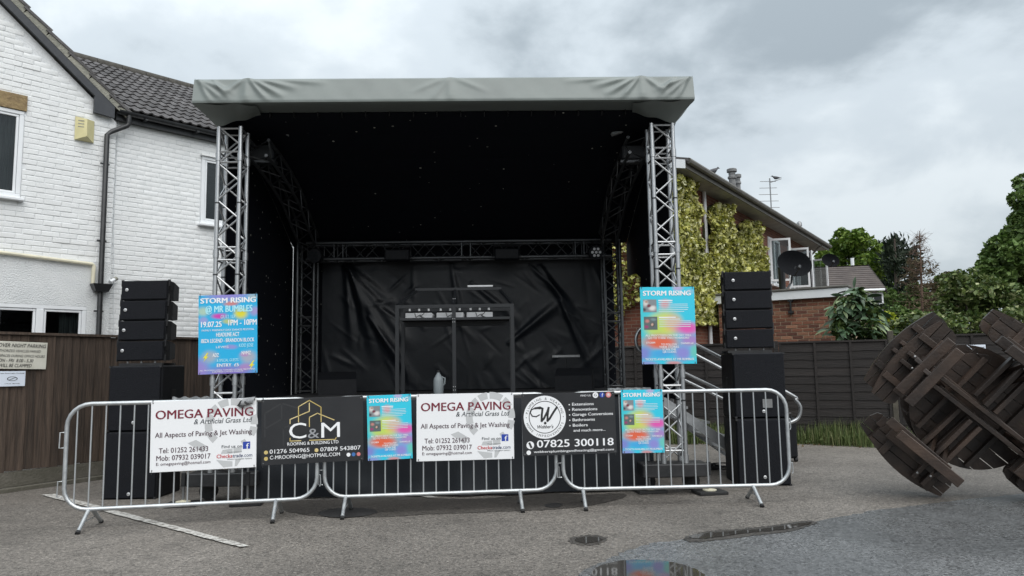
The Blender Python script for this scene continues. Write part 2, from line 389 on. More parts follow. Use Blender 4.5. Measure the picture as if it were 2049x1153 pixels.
    h = N(nt, 'ShaderNodeMath', operation='ADD'); L.new(v.outputs['Distance'], h.inputs[0]); L.new(v2.outputs['Distance'], h.inputs[1])
    bp = N(nt, 'ShaderNodeBump'); bp.inputs['Strength'].default_value = bumpk; bp.inputs['Distance'].default_value = 0.012; L.new(h.outputs[0], bp.inputs['Height']); L.new(bp.outputs[0], b.inputs['Normal'])
    return m
M_TAR = asphalt('asphalt_old', (0.158, 0.143, 0.127), (0.14, 0.127, 0.113), 0.80, 0.4, 0.55)
M_TAR2 = asphalt('asphalt_newer', (0.142, 0.145, 0.148), (0.12, 0.123, 0.126), 0.34, 0.45, 0.20, 0.16)
M_WET = asphalt('asphalt_damp', (0.060, 0.054, 0.048), (0.05, 0.046, 0.042), 0.62, 0.35, 0.48, 0.25)
M_WET2 = asphalt('asphalt_soaked', (0.034, 0.033, 0.033), (0.03, 0.03, 0.03), 0.45, 0.2, 0.3, 0.2)
m, nt, b = shader('puddle_water'); b.inputs['Base Color'].default_value = (0.045, 0.042, 0.038, 1); b.inputs['Roughness'].default_value = 0.04; b.inputs['IOR'].default_value = 1.33
nz = N(nt, 'ShaderNodeTexNoise'); nz.inputs['Scale'].default_value = 9; bp = N(nt, 'ShaderNodeBump'); bp.inputs['Strength'].default_value = 0.03; nt.links.new(nz.outputs['Fac'], bp.inputs['Height']); nt.links.new(bp.outputs[0], b.inputs['Normal'])
M_PUD = m

def sheet(name, pts, z, m, kind='structure', rough_edge=0.0, label=None, cat=None, sub=5, smooth=False):
    """flat sheet laid on the ground; its outline may be frayed"""
    P = [Vector((p[0], p[1], 0)) for p in pts]; out = []
    for _ in range(2 if smooth else 0): P = [q for i in range(len(P)) for q in (P[i].lerp(P[(i+1) % len(P)], .25), P[i].lerp(P[(i+1) % len(P)], .75))]
    for i, p in enumerate(P):
        q = P[(i+1) % len(P)]
        for k in range(sub if rough_edge else 1):
            t = k/(sub if rough_edge else 1); r_ = p.lerp(q, t)
            if rough_edge: r_ += Vector((rng.normal()*rough_edge, rng.normal()*rough_edge, 0))
            out.append(r_)
    c = sum(out, Vector())/len(out)
    bm = bmesh.new(); vv = [bm.verts.new((p.x-c.x, p.y-c.y, 0)) for p in out]; bm.faces.new(vv)
    bmesh.ops.triangulate(bm, faces=bm.faces[:])
    bmesh.ops.recalc_face_normals(bm, faces=bm.faces[:])
    if bm.faces and sum(f.normal.z for f in bm.faces) < 0: bmesh.ops.reverse_faces(bm, faces=bm.faces[:])
    me = bpy.data.meshes.new(name); bm.to_mesh(me); bm.free(); me.materials.append(m)
    o = link(name, me, None, Matrix.Translation((c.x, c.y, z)))
    return tag(o, label, cat, None, kind)
gm = MB().add([(-300, -300, 0), (300, -300, 0), (300, 300, 0), (-300, 300, 0)], [(0, 1, 2, 3)])
tag(gm.obj('ground', M_TAR), kind='structure')
def gp(*pp): return [G(x, y) for x, y in pp]
edge = gp((1120, 1175), (1185, 1136), (1240, 1108), (1300, 1088), (1380, 1080), (1500, 1063), (1620, 1046), (1750, 1022), (1900, 1004), (2049, 988))
tag(sheet('road', edge + [Vector((9, 7.2, 0)), Vector((9, 0.4, 0)), Vector((0.2, 0.4, 0))], 0.004, M_TAR2, rough_edge=0.014, sub=12), kind='structure')
damp = gp((560, 1004), (640, 1000), (760, 990), (830, 996), (900, 999), (985, 998), (1040, 990), (1110, 987), (1180, 991), (1230, 987), (1262, 990), (1230, 1003), (1160, 1016), (1085, 1022), (960, 1026), (850, 1030), (760, 1036), (640, 1036), (560, 1022))
tag(sheet('damp_pavement', damp, 0.004, M_WET, rough_edge=0.010, smooth=True, sub=3), kind='structure')
tag(sheet('damp_pavement', gp((632, 1028), (662, 1019), (706, 1016), (748, 1020), (758, 1026), (735, 1034), (684, 1038), (645, 1035)), 0.008, M_WET2, rough_edge=0.005, smooth=True, sub=2), kind='structure')
tag(sheet('damp_pavement', gp((1085, 1012), (1110, 1007), (1128, 1010), (1122, 1016), (1098, 1018)), 0.008, M_WET2, rough_edge=0.003, smooth=True, sub=2), kind='structure')
for k, (pp, lab, z) in enumerate([
    (((1178, 1153), (1196, 1134), (1240, 1124), (1300, 1121), (1352, 1128), (1392, 1140), (1420, 1160), (1400, 1190), (1200, 1190)), 'large dark rain puddle reflecting the stage at the bottom edge', 0.009),
    (((1376, 1074), (1420, 1068), (1500, 1064), (1560, 1056), (1620, 1046), (1628, 1050), (1570, 1063), (1500, 1068), (1430, 1079), (1385, 1081)), 'long thin rain puddle along the seam between the two tarmacs', 0.012),
    (((1147, 1080), (1170, 1075), (1200, 1076), (1208, 1082), (1185, 1088), (1158, 1088)), 'small oval rain puddle on the older brown tarmac', 0.006)]):
    sheet('puddle', gp(*pp), z, M_PUD, 'structure', 0.005, lab, 'puddle', sub=2, smooth=True)
sheet('damp_pavement', gp((1130, 1078), (1170, 1070), (1206, 1072), (1218, 1083), (1190, 1092), (1150, 1092)), 0.003, M_WET, 'structure', 0.010, sub=3, smooth=True)
sheet('damp_pavement', gp((1364, 1076), (1420, 1063), (1500, 1059), (1560, 1051), (1622, 1042), (1642, 1048), (1580, 1066), (1500, 1074), (1430, 1084), (1375, 1088)), 0.008, M_WET, 'structure', 0.010, sub=3, smooth=True)

# worn white bay lines
m, nt, b = shader('worn_road_paint'); L = nt.links
tc = N(nt, 'ShaderNodeTexCoord'); n = N(nt, 'ShaderNodeTexNoise'); n.inputs['Scale'].default_value = 16; n.inputs['Detail'].default_value = 9; n.inputs['Roughness'].default_value = 0.7; L.new(tc.outputs['Object'], n.inputs['Vector'])
r = N(nt, 'ShaderNodeValToRGB'); r.color_ramp.elements[0].position = 0.40; r.color_ramp.elements[1].position = 0.54
r.color_ramp.elements[0].color = (0.17, 0.155, 0.14, 1); r.color_ramp.elements[1].color = (0.52, 0.51, 0.48, 1)
L.new(n.outputs['Fac'], r.inputs['Fac']); L.new(r.outputs['Color'], b.inputs['Base Color']); b.inputs['Roughness'].default_value = 0.8
M_LINE = m
def bay_line(pp):
    a, b_, c, d = gp(*pp); n = 60; V_ = []; o0 = (a+c)/2
    for i in range(n+1):                     # a, b_ are one end, d, c the other
        p_, q_ = a.lerp(d, i/n), b_.lerp(c, i/n); w_ = (q_-p_); e_ = .07+.09*rng.random()
        V_ += [tuple(p_+w_*e_*rng.random()-o0), tuple(q_-w_*e_*rng.random()-o0)]
    o_ = MB().add(V_, [(2*i, 2*i+1, 2*i+3, 2*i+2) for i in range(n)]).obj('road_marking', M_LINE, None, False, Matrix.Translation((o0.x, o0.y, .011)))
    tag(o_, kind='structure')
bay_line(((80, 992), (110, 990), (500, 1094), (480, 1098)))
bay_line(((786, 985), (806, 984), (880, 997), (856, 998)))

# ================================================================== white house on the left
LH = Frame((-5.8, 11.0), 42.0)
M_WBR = mat('white_paint_brick', (0.82, 0.83, 0.83), 0.75, c2=(0.75, 0.765, 0.77), scale=7, bump=0.3, bscale=26, island=0.035)
M_WMO = mat('white_paint_joint', (0.77, 0.785, 0.795), 0.85, c2=(0.70, 0.72, 0.735), scale=5, bump=0.4, bscale=40)
M_REND = mat('white_roughcast', (0.74, 0.755, 0.76), 0.9, c2=(0.66, 0.68, 0.69), scale=3, bump=0.9, bscale=55)
M_BLK = mat('black_plastic', (0.016, 0.017, 0.019), 0.38, c2=(0.028, 0.029, 0.031), scale=8)
M_BARGE = mat('dark_grey_board', (0.030, 0.033, 0.040), 0.45, c2=(0.042, 0.045, 0.052), scale=4, bump=0.1)
M_UPVC = mat('white_upvc', (0.80, 0.82, 0.84), 0.35, c2=(0.74, 0.76, 0.78), scale=4)
M_STONE = mat('sandstone', (0.30, 0.22, 0.11), 0.9, c2=(0.20, 0.14, 0.075), scale=14, bump=0.7, bscale=30)
M_TILE = mat('grey_roof_tile', (0.062, 0.058, 0.060), 0.8, c2=(0.11, 0.105, 0.105), scale=9, bump=0.5, bscale=45, island=0.25)
M_RIDGE = mat('mossy_ridge', (0.045, 0.042, 0.036), 0.9, c2=(0.085, 0.08, 0.07), scale=14, bump=0.5)
M_MORT = mat('verge_mortar', (0.34, 0.33, 0.28), 0.95, c2=(0.22, 0.22, 0.19), scale=12, bump=0.6)
M_CREAM = mat('cream_plastic', (0.66, 0.60, 0.33), 0.5, c2=(0.58, 0.53, 0.29), scale=6)
M_CREAMP = mat('cream_pipe', (0.72, 0.68, 0.52), 0.5, c2=(0.60, 0.57, 0.45), scale=6)
m, nt, b = shader('window_glass'); b.inputs['Base Color'].default_value = (0.018, 0.022, 0.024, 1); b.inputs['Roughness'].default_value = 0.06; b.inputs['IOR'].default_value = 1.5
M_GLASS = m
m, nt, b = shader('clear_glass'); b.inputs['Base Color'].default_value = (0.01, 0.012, 0.013, 1); b.inputs['Roughness'].default_value = 0.03
tr = N(nt, 'ShaderNodeBsdfTransparent'); tr.inputs['Color'].default_value = (.72, .76, .76, 1); fr_n = N(nt, 'ShaderNodeFresnel'); fr_n.inputs['IOR'].default_value = 1.6; ms = N(nt, 'ShaderNodeMixShader')
gl_ = N(nt, 'ShaderNodeBsdfGlossy'); gl_.inputs['Roughness'].default_value = .02
nt.links.new(fr_n.outputs[0], ms.inputs[0]); nt.links.new(tr.outputs[0], ms.inputs[1]); nt.links.new(gl_.outputs[0], ms.inputs[2]); nt.links.new(ms.outputs[0], nt.nodes['Material Output'].inputs['Surface'])
M_CLEAR = m
M_CURT = mat('grey_curtain', (0.22, 0.23, 0.23), 0.9, c2=(0.12, 0.125, 0.13), scale=7, stretch=(8, 1, .3))
M_ROOM = mat('curtained_room', (0.10, 0.10, 0.10), 0.9, c2=(0.03, 0.03, 0.03), scale=3)

GO = -0.07                                      # the gable wing stands a little proud of the side wing
house = thing('white_house', 'white painted brick house with grey tiled roof behind the board fence', 'house', LH.mat(0, 0))
HM = LH.mat(0, 0); HL = HM.inverted()
def hp(s, z, off=0.0): return (s, off, z)       # house local: x along wall, y away, z up
ce = LH.hit(228, 300)[0]                        # corner between gable wing and side wing
zeave = LH.hit(345, 262)[1]
# rake of the gable
r0 = LH.hit(0, 2, GO-.05); r1 = LH.hit(188, 192, GO-.05)
slope = (r0[1]-r1[1])/(r0[0]-r1[0])
def rake(s): return r1[1] + slope*(s-r1[0])
holes = []
def hole(px0, py0, px1, py1, off):
    a = LH.hit(px0, py0, off); b_ = LH.hit(px1, py1, off); return (min(a[0], b_[0]), min(a[1], b_[1]), max(a[0], b_[0]), max(a[1], b_[1]))
sW1r = LH.hit(45, 300, GO)[0]; zW1t = LH.hit(40, 222, GO)[1]; zW1b = LH.hit(38, 397, GO)[1]
win1 = (sW1r-1.25, zW1b, sW1r, zW1t)
zl0, zl1 = zW1t+0.005, LH.hit(46, 192, GO)[1]
lint = (win1[0]-.12, zl0, sW1r+0.02, zl1)
sW2r = LH.hit(172, 640, GO)[0]; zW2t = LH.hit(170, 614, GO)[1]
win2 = (sW2r-2.0, zW2t-1.15, sW2r, zW2t)
sW3l = LH.hit(402, 380)[0]; zW3t = LH.hit(402, 312)[1]; zW3b = LH.hit(402, 447)[1]
win3 = (sW3l, zW3b, sW3l+1.1, zW3t)
zband = LH.hit(95, 512, GO)[1]-0.03             # roughcast below, brick above on the gable wing
SG0 = ce-5.2
# backing walls (joints) set behind the brick faces
mb = MB()
def wall_with_holes(mb, s0, s1, z0, z1, off, hs, th=0.2, top=None):
    xs = sorted({s0, s1, *[h[0] for h in hs if s0 < h[0] < s1], *[h[2] for h in hs if s0 < h[2] < s1]})
    zs = sorted({z0, z1, *[h[1] for h in hs if z0 < h[1] < z1], *[h[3] for h in hs if z0 < h[3] < z1]})
    for a, b_ in zip(xs[:-1], xs[1:]):
        for c, d in zip(zs[:-1], zs[1:]):
            mx_, mz = (a+b_)/2, (c+d)/2
            if any(h[0] < mx_ < h[2] and h[1] < mz < h[3] for h in hs): continue
            mb.box(a, b_, off, off+th, c, d)
wall_with_holes(mb, SG0, ce, zband, rake(ce)-.02, GO+.010, [win1])
apex_s = ce-2.6
mb.prism([(SG0, rake(ce)-.02), (ce, rake(ce)-.02), (apex_s, rake(apex_s)), (SG0, rake(apex_s)+slope*(apex_s-SG0))], GO+.010, GO+.21)
mb.obj('wall', M_WMO, house)
mb = MB(); wall_with_holes(mb, ce, ce+6.5, 0, zeave+.02, .010, [win3]); mb.obj('wall', M_WMO, house)
mb = MB(); wall_with_holes(mb, SG0, ce, 0, zband-.002, GO-.012, [win2], th=.22)
mb.obj('rendered_wall', M_REND, house)
# bricks
bricks = []
def lay(s0, s1, z0, topfn, off, hs, L_=0.225, H_=0.075, wob=0.0):
    row = 0; z = z0
    while True:
        if z + H_ > max(topfn(s0), topfn(s1)): break
        s = s0 - (L_/2 if row % 2 else 0) + rng.uniform(-.02, .02)
        while s < s1:
            a, b_ = max(s, s0), min(s+L_, s1); c = (a+b_)/2; s += L_
            if b_-a < .05: continue
            if z+H_ > min(topfn(a), topfn(b_)): continue
            if any(a < h[2] and b_ > h[0] and z+H_ > h[1] and z < h[3] for h in hs):
                for h in hs:
                    if a < h[2] and b_ > h[0] and z+H_ > h[1] and z < h[3]:
                        if a < h[0] - .05: b_ = h[0]-.005
                        elif b_ > h[2] + .05: a = h[2]+.005
                        else: a = b_
                if b_-a < .05: continue
            bricks.append((a, b_, z, off, wob))
        z += H_; row += 1
lay(SG0+1.6, ce, zband, lambda s: rake(s)-.03, GO, [win1, lint], wob=1.0)
lay(ce+.02, ce+2.3, 1.9, lambda s: zeave, 0.0, [win3], L_=0.222, H_=0.0745, wob=0.4)
cam_l = HL @ CAM_P
def brick_rank(q):
    P = HM @ Vector(((q[0]+q[1])/2, q[3], q[2]))
    v = CAM_R.inverted() @ (P-CAM_P); px, py = 1024.5-F_PX*v.x/v.z, 576.5+F_PX*v.y/v.z
    inv = 0 if (-5 < px < 440 and -5 < py < 665) else 100
    return inv + (P-CAM_P).length
bricks.sort(key=brick_rank)
def brick_shape(seed):
    """a painted brick face: soft uneven edges"""
    mb = MB(); r_ = np.random.default_rng(seed)
    j = lambda k=1.0: r_.normal()*0.035*k
    v = [(-.5+j(.3), 0.9, -.5), (.5+j(.3), 0.9, -.5), (.5, 0.9, .5), (-.5, 0.9, .5),
         (-.5+.01, 0.25, -.5+.03), (.5-.01, 0.25, -.5+.03), (.5-.01, 0.25, .5-.03), (-.5+.01, .25, .5-.03),
         (-.46, 0+j(), -.36+j()), (.46, 0+j(), -.36+j()), (.46, 0+j(), .36+j()), (-.46, 0+j(), .36+j())]
    f = [(8, 9, 10, 11), (4, 5, 9, 8), (5, 6, 10, 9), (6, 7, 11, 10), (7, 4, 8, 11), (0, 1, 5, 4), (1, 2, 6, 5), (2, 3, 7, 6), (3, 0, 4, 7)]
    return v, f
shapes = [brick_shape(i) for i in range(8)]
smesh = [MB().add(*s).mesh('brick', M_WBR, True) for s in shapes]
rest = MB()
for i, (a, b_, z, off, wob) in enumerate(bricks):
    w = b_-a-0.004; dy = rng.normal()*0.0022*wob
    Mx = Matrix.Translation(((a+b_)/2, off+0.002+dy, z+.0375)) @ Matrix.Rotation(rng.normal()*.006*wob, 4, 'Y') @ Matrix.Diagonal((w, 0.0105, 0.0715, 1))
    k = int(rng.integers(8))
    if i < 300: link('brick', smesh[k], house, Mx)
    else: rest.add(*shapes[k], M=Mx)
tag(rest.obj('brickwork', M_WBR, house, True), kind='stuff')
# joint between the wings, lintel, windows
MB().box(lint[0], lint[2], GO-.03, GO+.1, lint[1], lint[3]).obj('lintel', M_STONE, house)
def window(s0, z0, s1, z1, off, mull=(), sill=True, depth=.05):
    w = MB(); t = .055
    w.box(s0, s1, off, off+.07, z0, z0+t, b=.006).box(s0, s1, off, off+.07, z1-t, z1, b=.006)
    w.box(s0, s0+t, off+.002, off+.068, z0+t, z1-t, b=.006).box(s1-t, s1, off+.002, off+.068, z0+t, z1-t, b=.006)
    for x in mull: w.box(x-.045, x+.045, off-.004, off+.066, z0+t, z1-t, b=.006)
    o = w.obj('window', M_UPVC, house)
    xs = [s0+t] + [k for x in mull for k in (x-.045, x+.045)] + [s1-t]
    for a, b_ in zip(xs[::2], xs[1::2]):
        fr = MB(); q = .035
        fr.box(a+.004, b_-.004, off+.012, off+.05, z0+t+.003, z0+t+q, b=.005).box(a+.004, b_-.004, off+.012, off+.05, z1-t-q, z1-t-.003, b=.005)
        fr.box(a+.004, a+q, off+.013, off+.049, z0+t+q, z1-t-q, b=.005).box(b_-q, b_-.004, off+.013, off+.049, z0+t+q, z1-t-q, b=.005)
        fr.obj('sash', M_UPVC, o)
        MB().box(a+q, b_-q, off+.035, off+.041, z0+t+q, z1-t-q).obj('pane', M_CLEAR, o)
    room = MB().add([(s0, off+.072, z0), (s1, off+.072, z0), (s1, off+1.6, z0), (s0, off+1.6, z0), (s0, off+.072, z1), (s1, off+.072, z1), (s1, off+1.6, z1), (s0, off+1.6, z1)], [(0, 1, 2, 3), (7, 6, 5, 4), (3, 2, 6, 7), (0, 3, 7, 4), (2, 1, 5, 6)]).obj('room', M_ROOM, o)
    MB().grid(lambda u, v_: (s1-.30+.24*u, off+.16+.022*math.sin(u*24), z0+(z1-z0)*v_), 40, 1).obj('curtain', M_CURT, o, True)
    if sill: MB().box(s0-.04, s1+.04, off-.07, off+.06, z0-.045, z0-.003, b=.008).obj('sill', M_UPVC, o)
    return o
window(*win1, GO-.012); window(*win2, GO-.012, mull=(LH.hit(79, 640, GO)[0],)); window(*win3, -.025)
MB().box(win3[0]-.03, win3[2]+.03, -.06, .0, win3[3]+.002, win3[3]+.03).obj('window_hood', M_WBR, house)
# barge board with boxed end
e0 = LH.hit(10, 0, GO-.06); 
up_ = LH.hit(217, 199, GO-.06); lo_ = r1; bx1 = LH.hit(187, 225, GO-.06); bx2 = LH.hit(228, 237, GO-.06); bx3 = LH.hit(229, 208, GO-.06)
ts = r1[0]-4.0; th_ = (up_[1]-rake(up_[0]))
MB().prism([lo_, bx1, bx2, bx3, (up_[0], up_[1]), (ts, rake(ts)+th_), (ts, rake(ts))], GO-.085, GO-.045).obj('barge_board', M_BARGE, house)
MB().box(bx1[0]+.02, bx2[0]-.005, GO-.044, .05, bx1[1]+.01, bx1[1]+.25).obj('eaves_box', M_BARGE, house)
# wing roof
PR = rad(29.6); OVH = -.16; zr0 = zeave+.10
def roof_pt(s, q): return (s, OVH+q*math.cos(PR), zr0+q*math.sin(PR))       # q measured up the slope
def slope_q(px, py):
    d = (HL.to_3x3() @ ray(px, py)); c = cam_l; tp = math.tan(PR)
    t = (zr0 + tp*(c.y-OVH) - c.z)/(d.z - tp*d.y); p_ = c+d*t; return p_.x, (p_.y-OVH)/math.cos(PR)
QR = slope_q(382, 177)[1]; s_l, s_r = ce-.35, ce+6.5
MB().add([roof_pt(ce-.05, 0), roof_pt(s_r, 0), roof_pt(s_r, QR), roof_pt(s_l-2.5, QR), (s_r, 2*OVH+2*QR*math.cos(PR)-OVH, zr0), (s_l-2.5, 2*OVH+2*QR*math.cos(PR)-OVH, zr0)], [(0, 1, 2, 3), (3, 2, 4, 5)], Matrix.Translation((0, 0, -.012))).obj('roof', M_RIDGE, house)
TW, TG = 0.30, 0.335
def tile_mesh():
    xs = np.linspace(-TW/2, TW/2+.012, 15); mb = MB(); vs_ = []
    prof = [0.024*max(0, math.sin(2*math.pi*((x+TW/2)/TW*2) ))**0.6 if math.sin(2*math.pi*((x+TW/2)/TW*2)) > 0 else 0 for x in xs]
    for q, lift in ((0.0, 0.034), (TG+.05, 0.006)):
        for x, pz in zip(xs, prof): vs_.append((x, q, pz+lift))
    n = len(xs)
    for x, pz in zip(xs, prof): vs_.append((x, 0.004, pz+lift-.010 if False else pz+0.012))
    fs = [(i, i+1, n+i+1, n+i) for i in range(n-1)] + [(2*n+i, 2*n+i+1, i+1, i) for i in range(n-1)]
    return mb.add(vs_, fs).mesh('tile', M_TILE, True)
TM = tile_mesh()
RX = Matrix.Rotation(PR, 4, 'X')
nrow = int((QR-.12)/TG)+1; ncol = int(3.9/TW)
cnt = 0; rest = MB()
tv = [v.co[:] for v in TM.vertices]; tf = [tuple(p.vertices) for p in TM.polygons]
for j in range(nrow):
    for i in range(-11, ncol):
        s = ce+.12+i*TW
        p_ = roof_pt(s, j*TG)
        if s < r1[0]+(p_[2]-th_-.05-r1[1])/slope - .12 or s < ce-3.4: continue
        Mx = Matrix.Translation(p_) @ RX @ Matrix.Rotation(rng.normal()*.006, 4, 'Z')
        if -.6 < s-ce < 2.2 and cnt < 290: link('tile', TM, house, Mx); cnt += 1
        else: rest.add(tv, tf, Mx)
tag(rest.obj('tiling', M_TILE, house, True), kind='stuff')
p_a, p_b = roof_pt(s_l-2.0, QR), roof_pt(s_r, QR)
for k in range(20):
    x0 = s_l-2.0+k*.45
    MB().tube([(x0, p_a[1], p_a[2]-.02), (x0+.44, p_a[1], p_a[2]-.02)], .115, 12).obj('ridge_tile', M_RIDGE, house, True)
# gable wing roof: slab and verge tiles seen edge-on
ra = math.atan(-slope); sg1 = ce+.12; 
def rk(s, d=0.0): return (s - d*math.sin(-ra)*0, rake(s)+th_*1.0)
mb = MB(); q0 = (sg1, rake(sg1)+th_-.01); q1 = (apex_s-1.5, rake(apex_s-1.5)+th_-.01)
mb.prism([q0, (q0[0]+.0, q0[1]+.05), (q1[0], q1[1]+.05), q1], GO-.06, 4.5).obj('roof', M_RIDGE, house)
u = Vector((q1[0]-q0[0], 0, q1[1]-q0[1])).normalized(); nn = Vector((-u.z, 0, u.x)); nn = nn if nn.z > 0 else -nn
for k in range(11):
    b0 = Vector((q0[0], 0, q0[1]+.05)) + u*(k*.37-.05)
    MB().add([tuple(b0+nn*.045+Vector((0, GO-.11, 0))), tuple(b0+u*.42+nn*.01+Vector((0, GO-.11, 0))), tuple(b0+u*.42+nn*.01+Vector((0, 2.5, 0))), tuple(b0+nn*.045+Vector((0, 2.5, 0))),
              tuple(b0+nn*.085+Vector((0, GO-.11, 0))), tuple(b0+u*.42+nn*.05+Vector((0, GO-.11, 0))), tuple(b0+u*.42+nn*.05+Vector((0, 2.5, 0))), tuple(b0+nn*.085+Vector((0, 2.5, 0)))],
             [(0, 3, 2, 1), (4, 5, 6, 7), (0, 1, 5, 4), (1, 2, 6, 5), (2, 3, 7, 6), (3, 0, 4, 7)]).obj('verge_tile', M_TILE, house)
    MB().add([tuple(b0-nn*.05+Vector((0, GO-.09, 0))), tuple(b0+u*.37-nn*.05+Vector((0, GO-.09, 0))), tuple(b0+u*.36+nn*.018+Vector((0, GO-.098, 0))), tuple(b0+u*.02+nn*.042+Vector((0, GO-.098, 0)))], [(0, 1, 2, 3)]).obj('verge_mortar', M_MORT, house)
# fascia, gutter, downpipe, hopper
MB().box(ce-.02, s_r, -.10, -.005, zeave-.05, zeave+.07).obj('fascia', M_BLK, house)
gut = MB(); GR = .058
for k in range(9):
    pass
gz, gy = zeave+.075, -.175
pr_ = [(gy+GR*math.cos(rad(a)), gz+GR*math.sin(rad(a))) for a in range(180, 361, 20)] + [(gy+(GR-.008)*math.cos(rad(a)), gz+(GR-.008)*math.sin(rad(a))) for a in range(360, 179, -20)]
n = len(pr_); gut.add([(ce-.02, y, z) for y, z in pr_] + [(s_r, y, z) for y, z in pr_], [(i, (i+1) % n, (i+1) % n+n, i+n) for i in range(n)])
gut.obj('gutter', M_BLK, house, True)
for k in range(7): MB().box(ce+.35+k*.8, ce+.39+k*.8, gy-GR-.004, -.10, gz-.075, gz-.055).obj('gutter_bracket', M_BLK, house)
sp_ = LH.hit(208, 400, GO-.06)[0]
top = LH.hit(258, 243, gy); 
pts = [(top[0], gy, gz-.04), (top[0], gy, gz-.17), (top[0]-.02, gy+.01, gz-.21), (sp_+.06, GO-.07, gz-.34), (sp_, GO-.075, gz-.40), (sp_, GO-.075, 0.1)]
MB().tube(pts, .036, 10).obj('downpipe', M_BLK, house, True)
zh = LH.hit(205, 577, GO-.06)[1]
MB().add([(sp_+x, GO-.08+y, zh+z) for x, y, z in [(-.13, -.10, .055), (.13, -.10, .055), (.13, .06, .055), (-.13, .06, .055), (-.085, -.07, -.055), (.085, -.07, -.055), (.085, .05, -.055), (-.085, .05, -.055)]],
         [(0, 1, 2, 3), (7, 6, 5, 4), (0, 4, 5, 1), (1, 5, 6, 2), (2, 6, 7, 3), (3, 7, 4, 0)]).obj('rainwater_hopper', M_BLK, house)
for zz in (LH.hit(205, 330, GO)[1], LH.hit(205, 484, GO)[1], LH.hit(203, 624, GO)[1]):
    MB().box(sp_-.075, sp_+.05, GO-.085, GO-.065, zz-.012, zz+.012).obj('pipe_clip', M_BLK, house)
a_ = LH.hit(-60, 489, GO-.05); b_ = LH.hit(188, 529, GO-.05)
MB().tube([(a_[0]-1.2, GO-.05, a_[1]), (b_[0]-.02, GO-.05, b_[1]), (b_[0], GO-.05, b_[1]-.02), (b_[0]-.005, GO-.05, b_[1]-.28)], .026, 8).obj('overflow_pipe', M_CREAMP, house, True)
cabx = LH.hit(233, 300)[0]
MB().tube([(cabx, -.03, zeave+.08), (cabx+.004, -.012, zeave-.3), (cabx, -.012, 3.6), (cabx+.05, -.012, 2.2), (cabx+.06, -.012, 1.9)], .005, 6).obj('aerial_cable', M_WMO, house)
# alarm box and camera: fixed to the wall, things of their own
ax0, az1 = LH.hit(155, 228, GO-.1); ax1, az0 = LH.hit(192, 286, GO-.1)
al = thing('alarm_box', 'cream plastic burglar alarm box high on the white gable wall', 'alarm box', LH.mat((ax0+ax1)/2, (az0+az1)/2, GO-.012))
w_, h_ = (ax1-ax0)/2*.98, (az1-az0)/2*.93
MB().add([(-w_, 0, h_), (-w_*.05, -.11, h_*.78), (w_, 0, h_*.9), (-w_, 0, -h_), (-w_*.05, -.13, -h_*.72), (w_, 0, -h_)], [(0, 3, 4, 1), (1, 4, 5, 2), (0, 1, 2), (3, 5, 4), (0, 2, 5, 3)]).obj('cover', M_CREAM, al)
for k in range(3):
    z0 = h_*.60-k*.045; fy = lambda x: -.12*(x+w_)/(w_*.95)-.006
    MB().add([(-w_*.78, fy(-w_*.78), z0), (-w_*.3, fy(-w_*.3), z0-.01), (-w_*.3, fy(-w_*.3), z0+.004), (-w_*.78, fy(-w_*.78), z0+.014)], [(0, 1, 2, 3)]).obj('louvre', M_MORT, al)
cs, cz = LH.hit(221, 563, -.02)
sc_ = thing('security_camera', 'small white bullet security camera beside the black hopper', 'camera', LH.mat(cs, cz, -.02))
MB().tube([(0, 0, -.03), (.0, -.04, -.01), (0, -.08, .0)], .012, 8).obj('bracket', M_UPVC, sc_, True)
MB().tube([(-.04, -.1, -.022), (.05, -.06, .035)], .026, 12).obj('body', M_UPVC, sc_, True)
MB().tube([(.028, -.07, .02), (.062, -.054, .043)], .030, 12).obj('sunshield', M_MORT, sc_, True)

# ================================================================== board fence on the left
FLf = Frame(G(0, 987), 30.0)
M_BOARD = mat('weathered_board', (0.088, 0.062, 0.046), 0.85, c2=(0.036, 0.026, 0.020), scale=5, bump=0.5, bscale=20, island=0.22, stretch=(6, 6, 0.6))
M_CONC = mat('concrete_plank', (0.135, 0.125, 0.105), 0.95, c2=(0.085, 0.08, 0.062), scale=5, bump=0.5, bscale=40)
fence = thing('board_fence', 'brown vertical featheredge board fence with capping rail in front of white house', 'fence', FLf.mat(0, 0))
bw = .105
bme = []
for k in range(4):
    r_ = rng.normal(size=4)*.004
    bme.append(MB().add([(0, .0, 0), (bw+.02, -.016, 0), (bw+.02, .002, 0), (0, .008, 0), (0+r_[0], 0, 1), (bw+.02+r_[0], -.016, 1), (bw+.02, .002, 1), (0, .008, 1)], [(0, 3, 2, 1), (4, 5, 6, 7), (0, 1, 5, 4), (1, 2, 6, 5), (2, 3, 7, 6), (3, 0, 4, 7)]).mesh('board', M_BOARD))
FH = 1.93
for k in range(-26, 40):
    link('board', bme[k % 4], fence, Matrix.Translation((k*bw, rng.normal()*.003, .24+rng.normal()*.004)) @ Matrix.Diagonal((1, 1, FH-.27, 1)))
MB().box(-2.8, 4.2, -.04, .05, FH-.032, FH).obj('capping_rail', M_BOARD, fence)
MB().box(-2.8, 4.2, -.025, .035, .06, .235).obj('gravel_board', M_CONC, fence)
MB().box(-2.8, 4.2, -.09, .10, -.02, .055, b=.01).obj('footing', M_CONC, fence)
M_SIGN = mat('old_cream_sign', (0.66, 0.65, 0.58), 0.5, c2=(0.58, 0.57, 0.50), scale=5)
M_PAPER = mat('white_paper', (0.72, 0.78, 0.88), 0.6)
M_INK = mat('black_ink', (0.02, 0.02, 0.022), 0.6)
sA = FLf.hit(93, 710, -.03); sB = FLf.hit(90, 685, -.03)[1]; sC = FLf.hit(90, 738, -.03)[1]
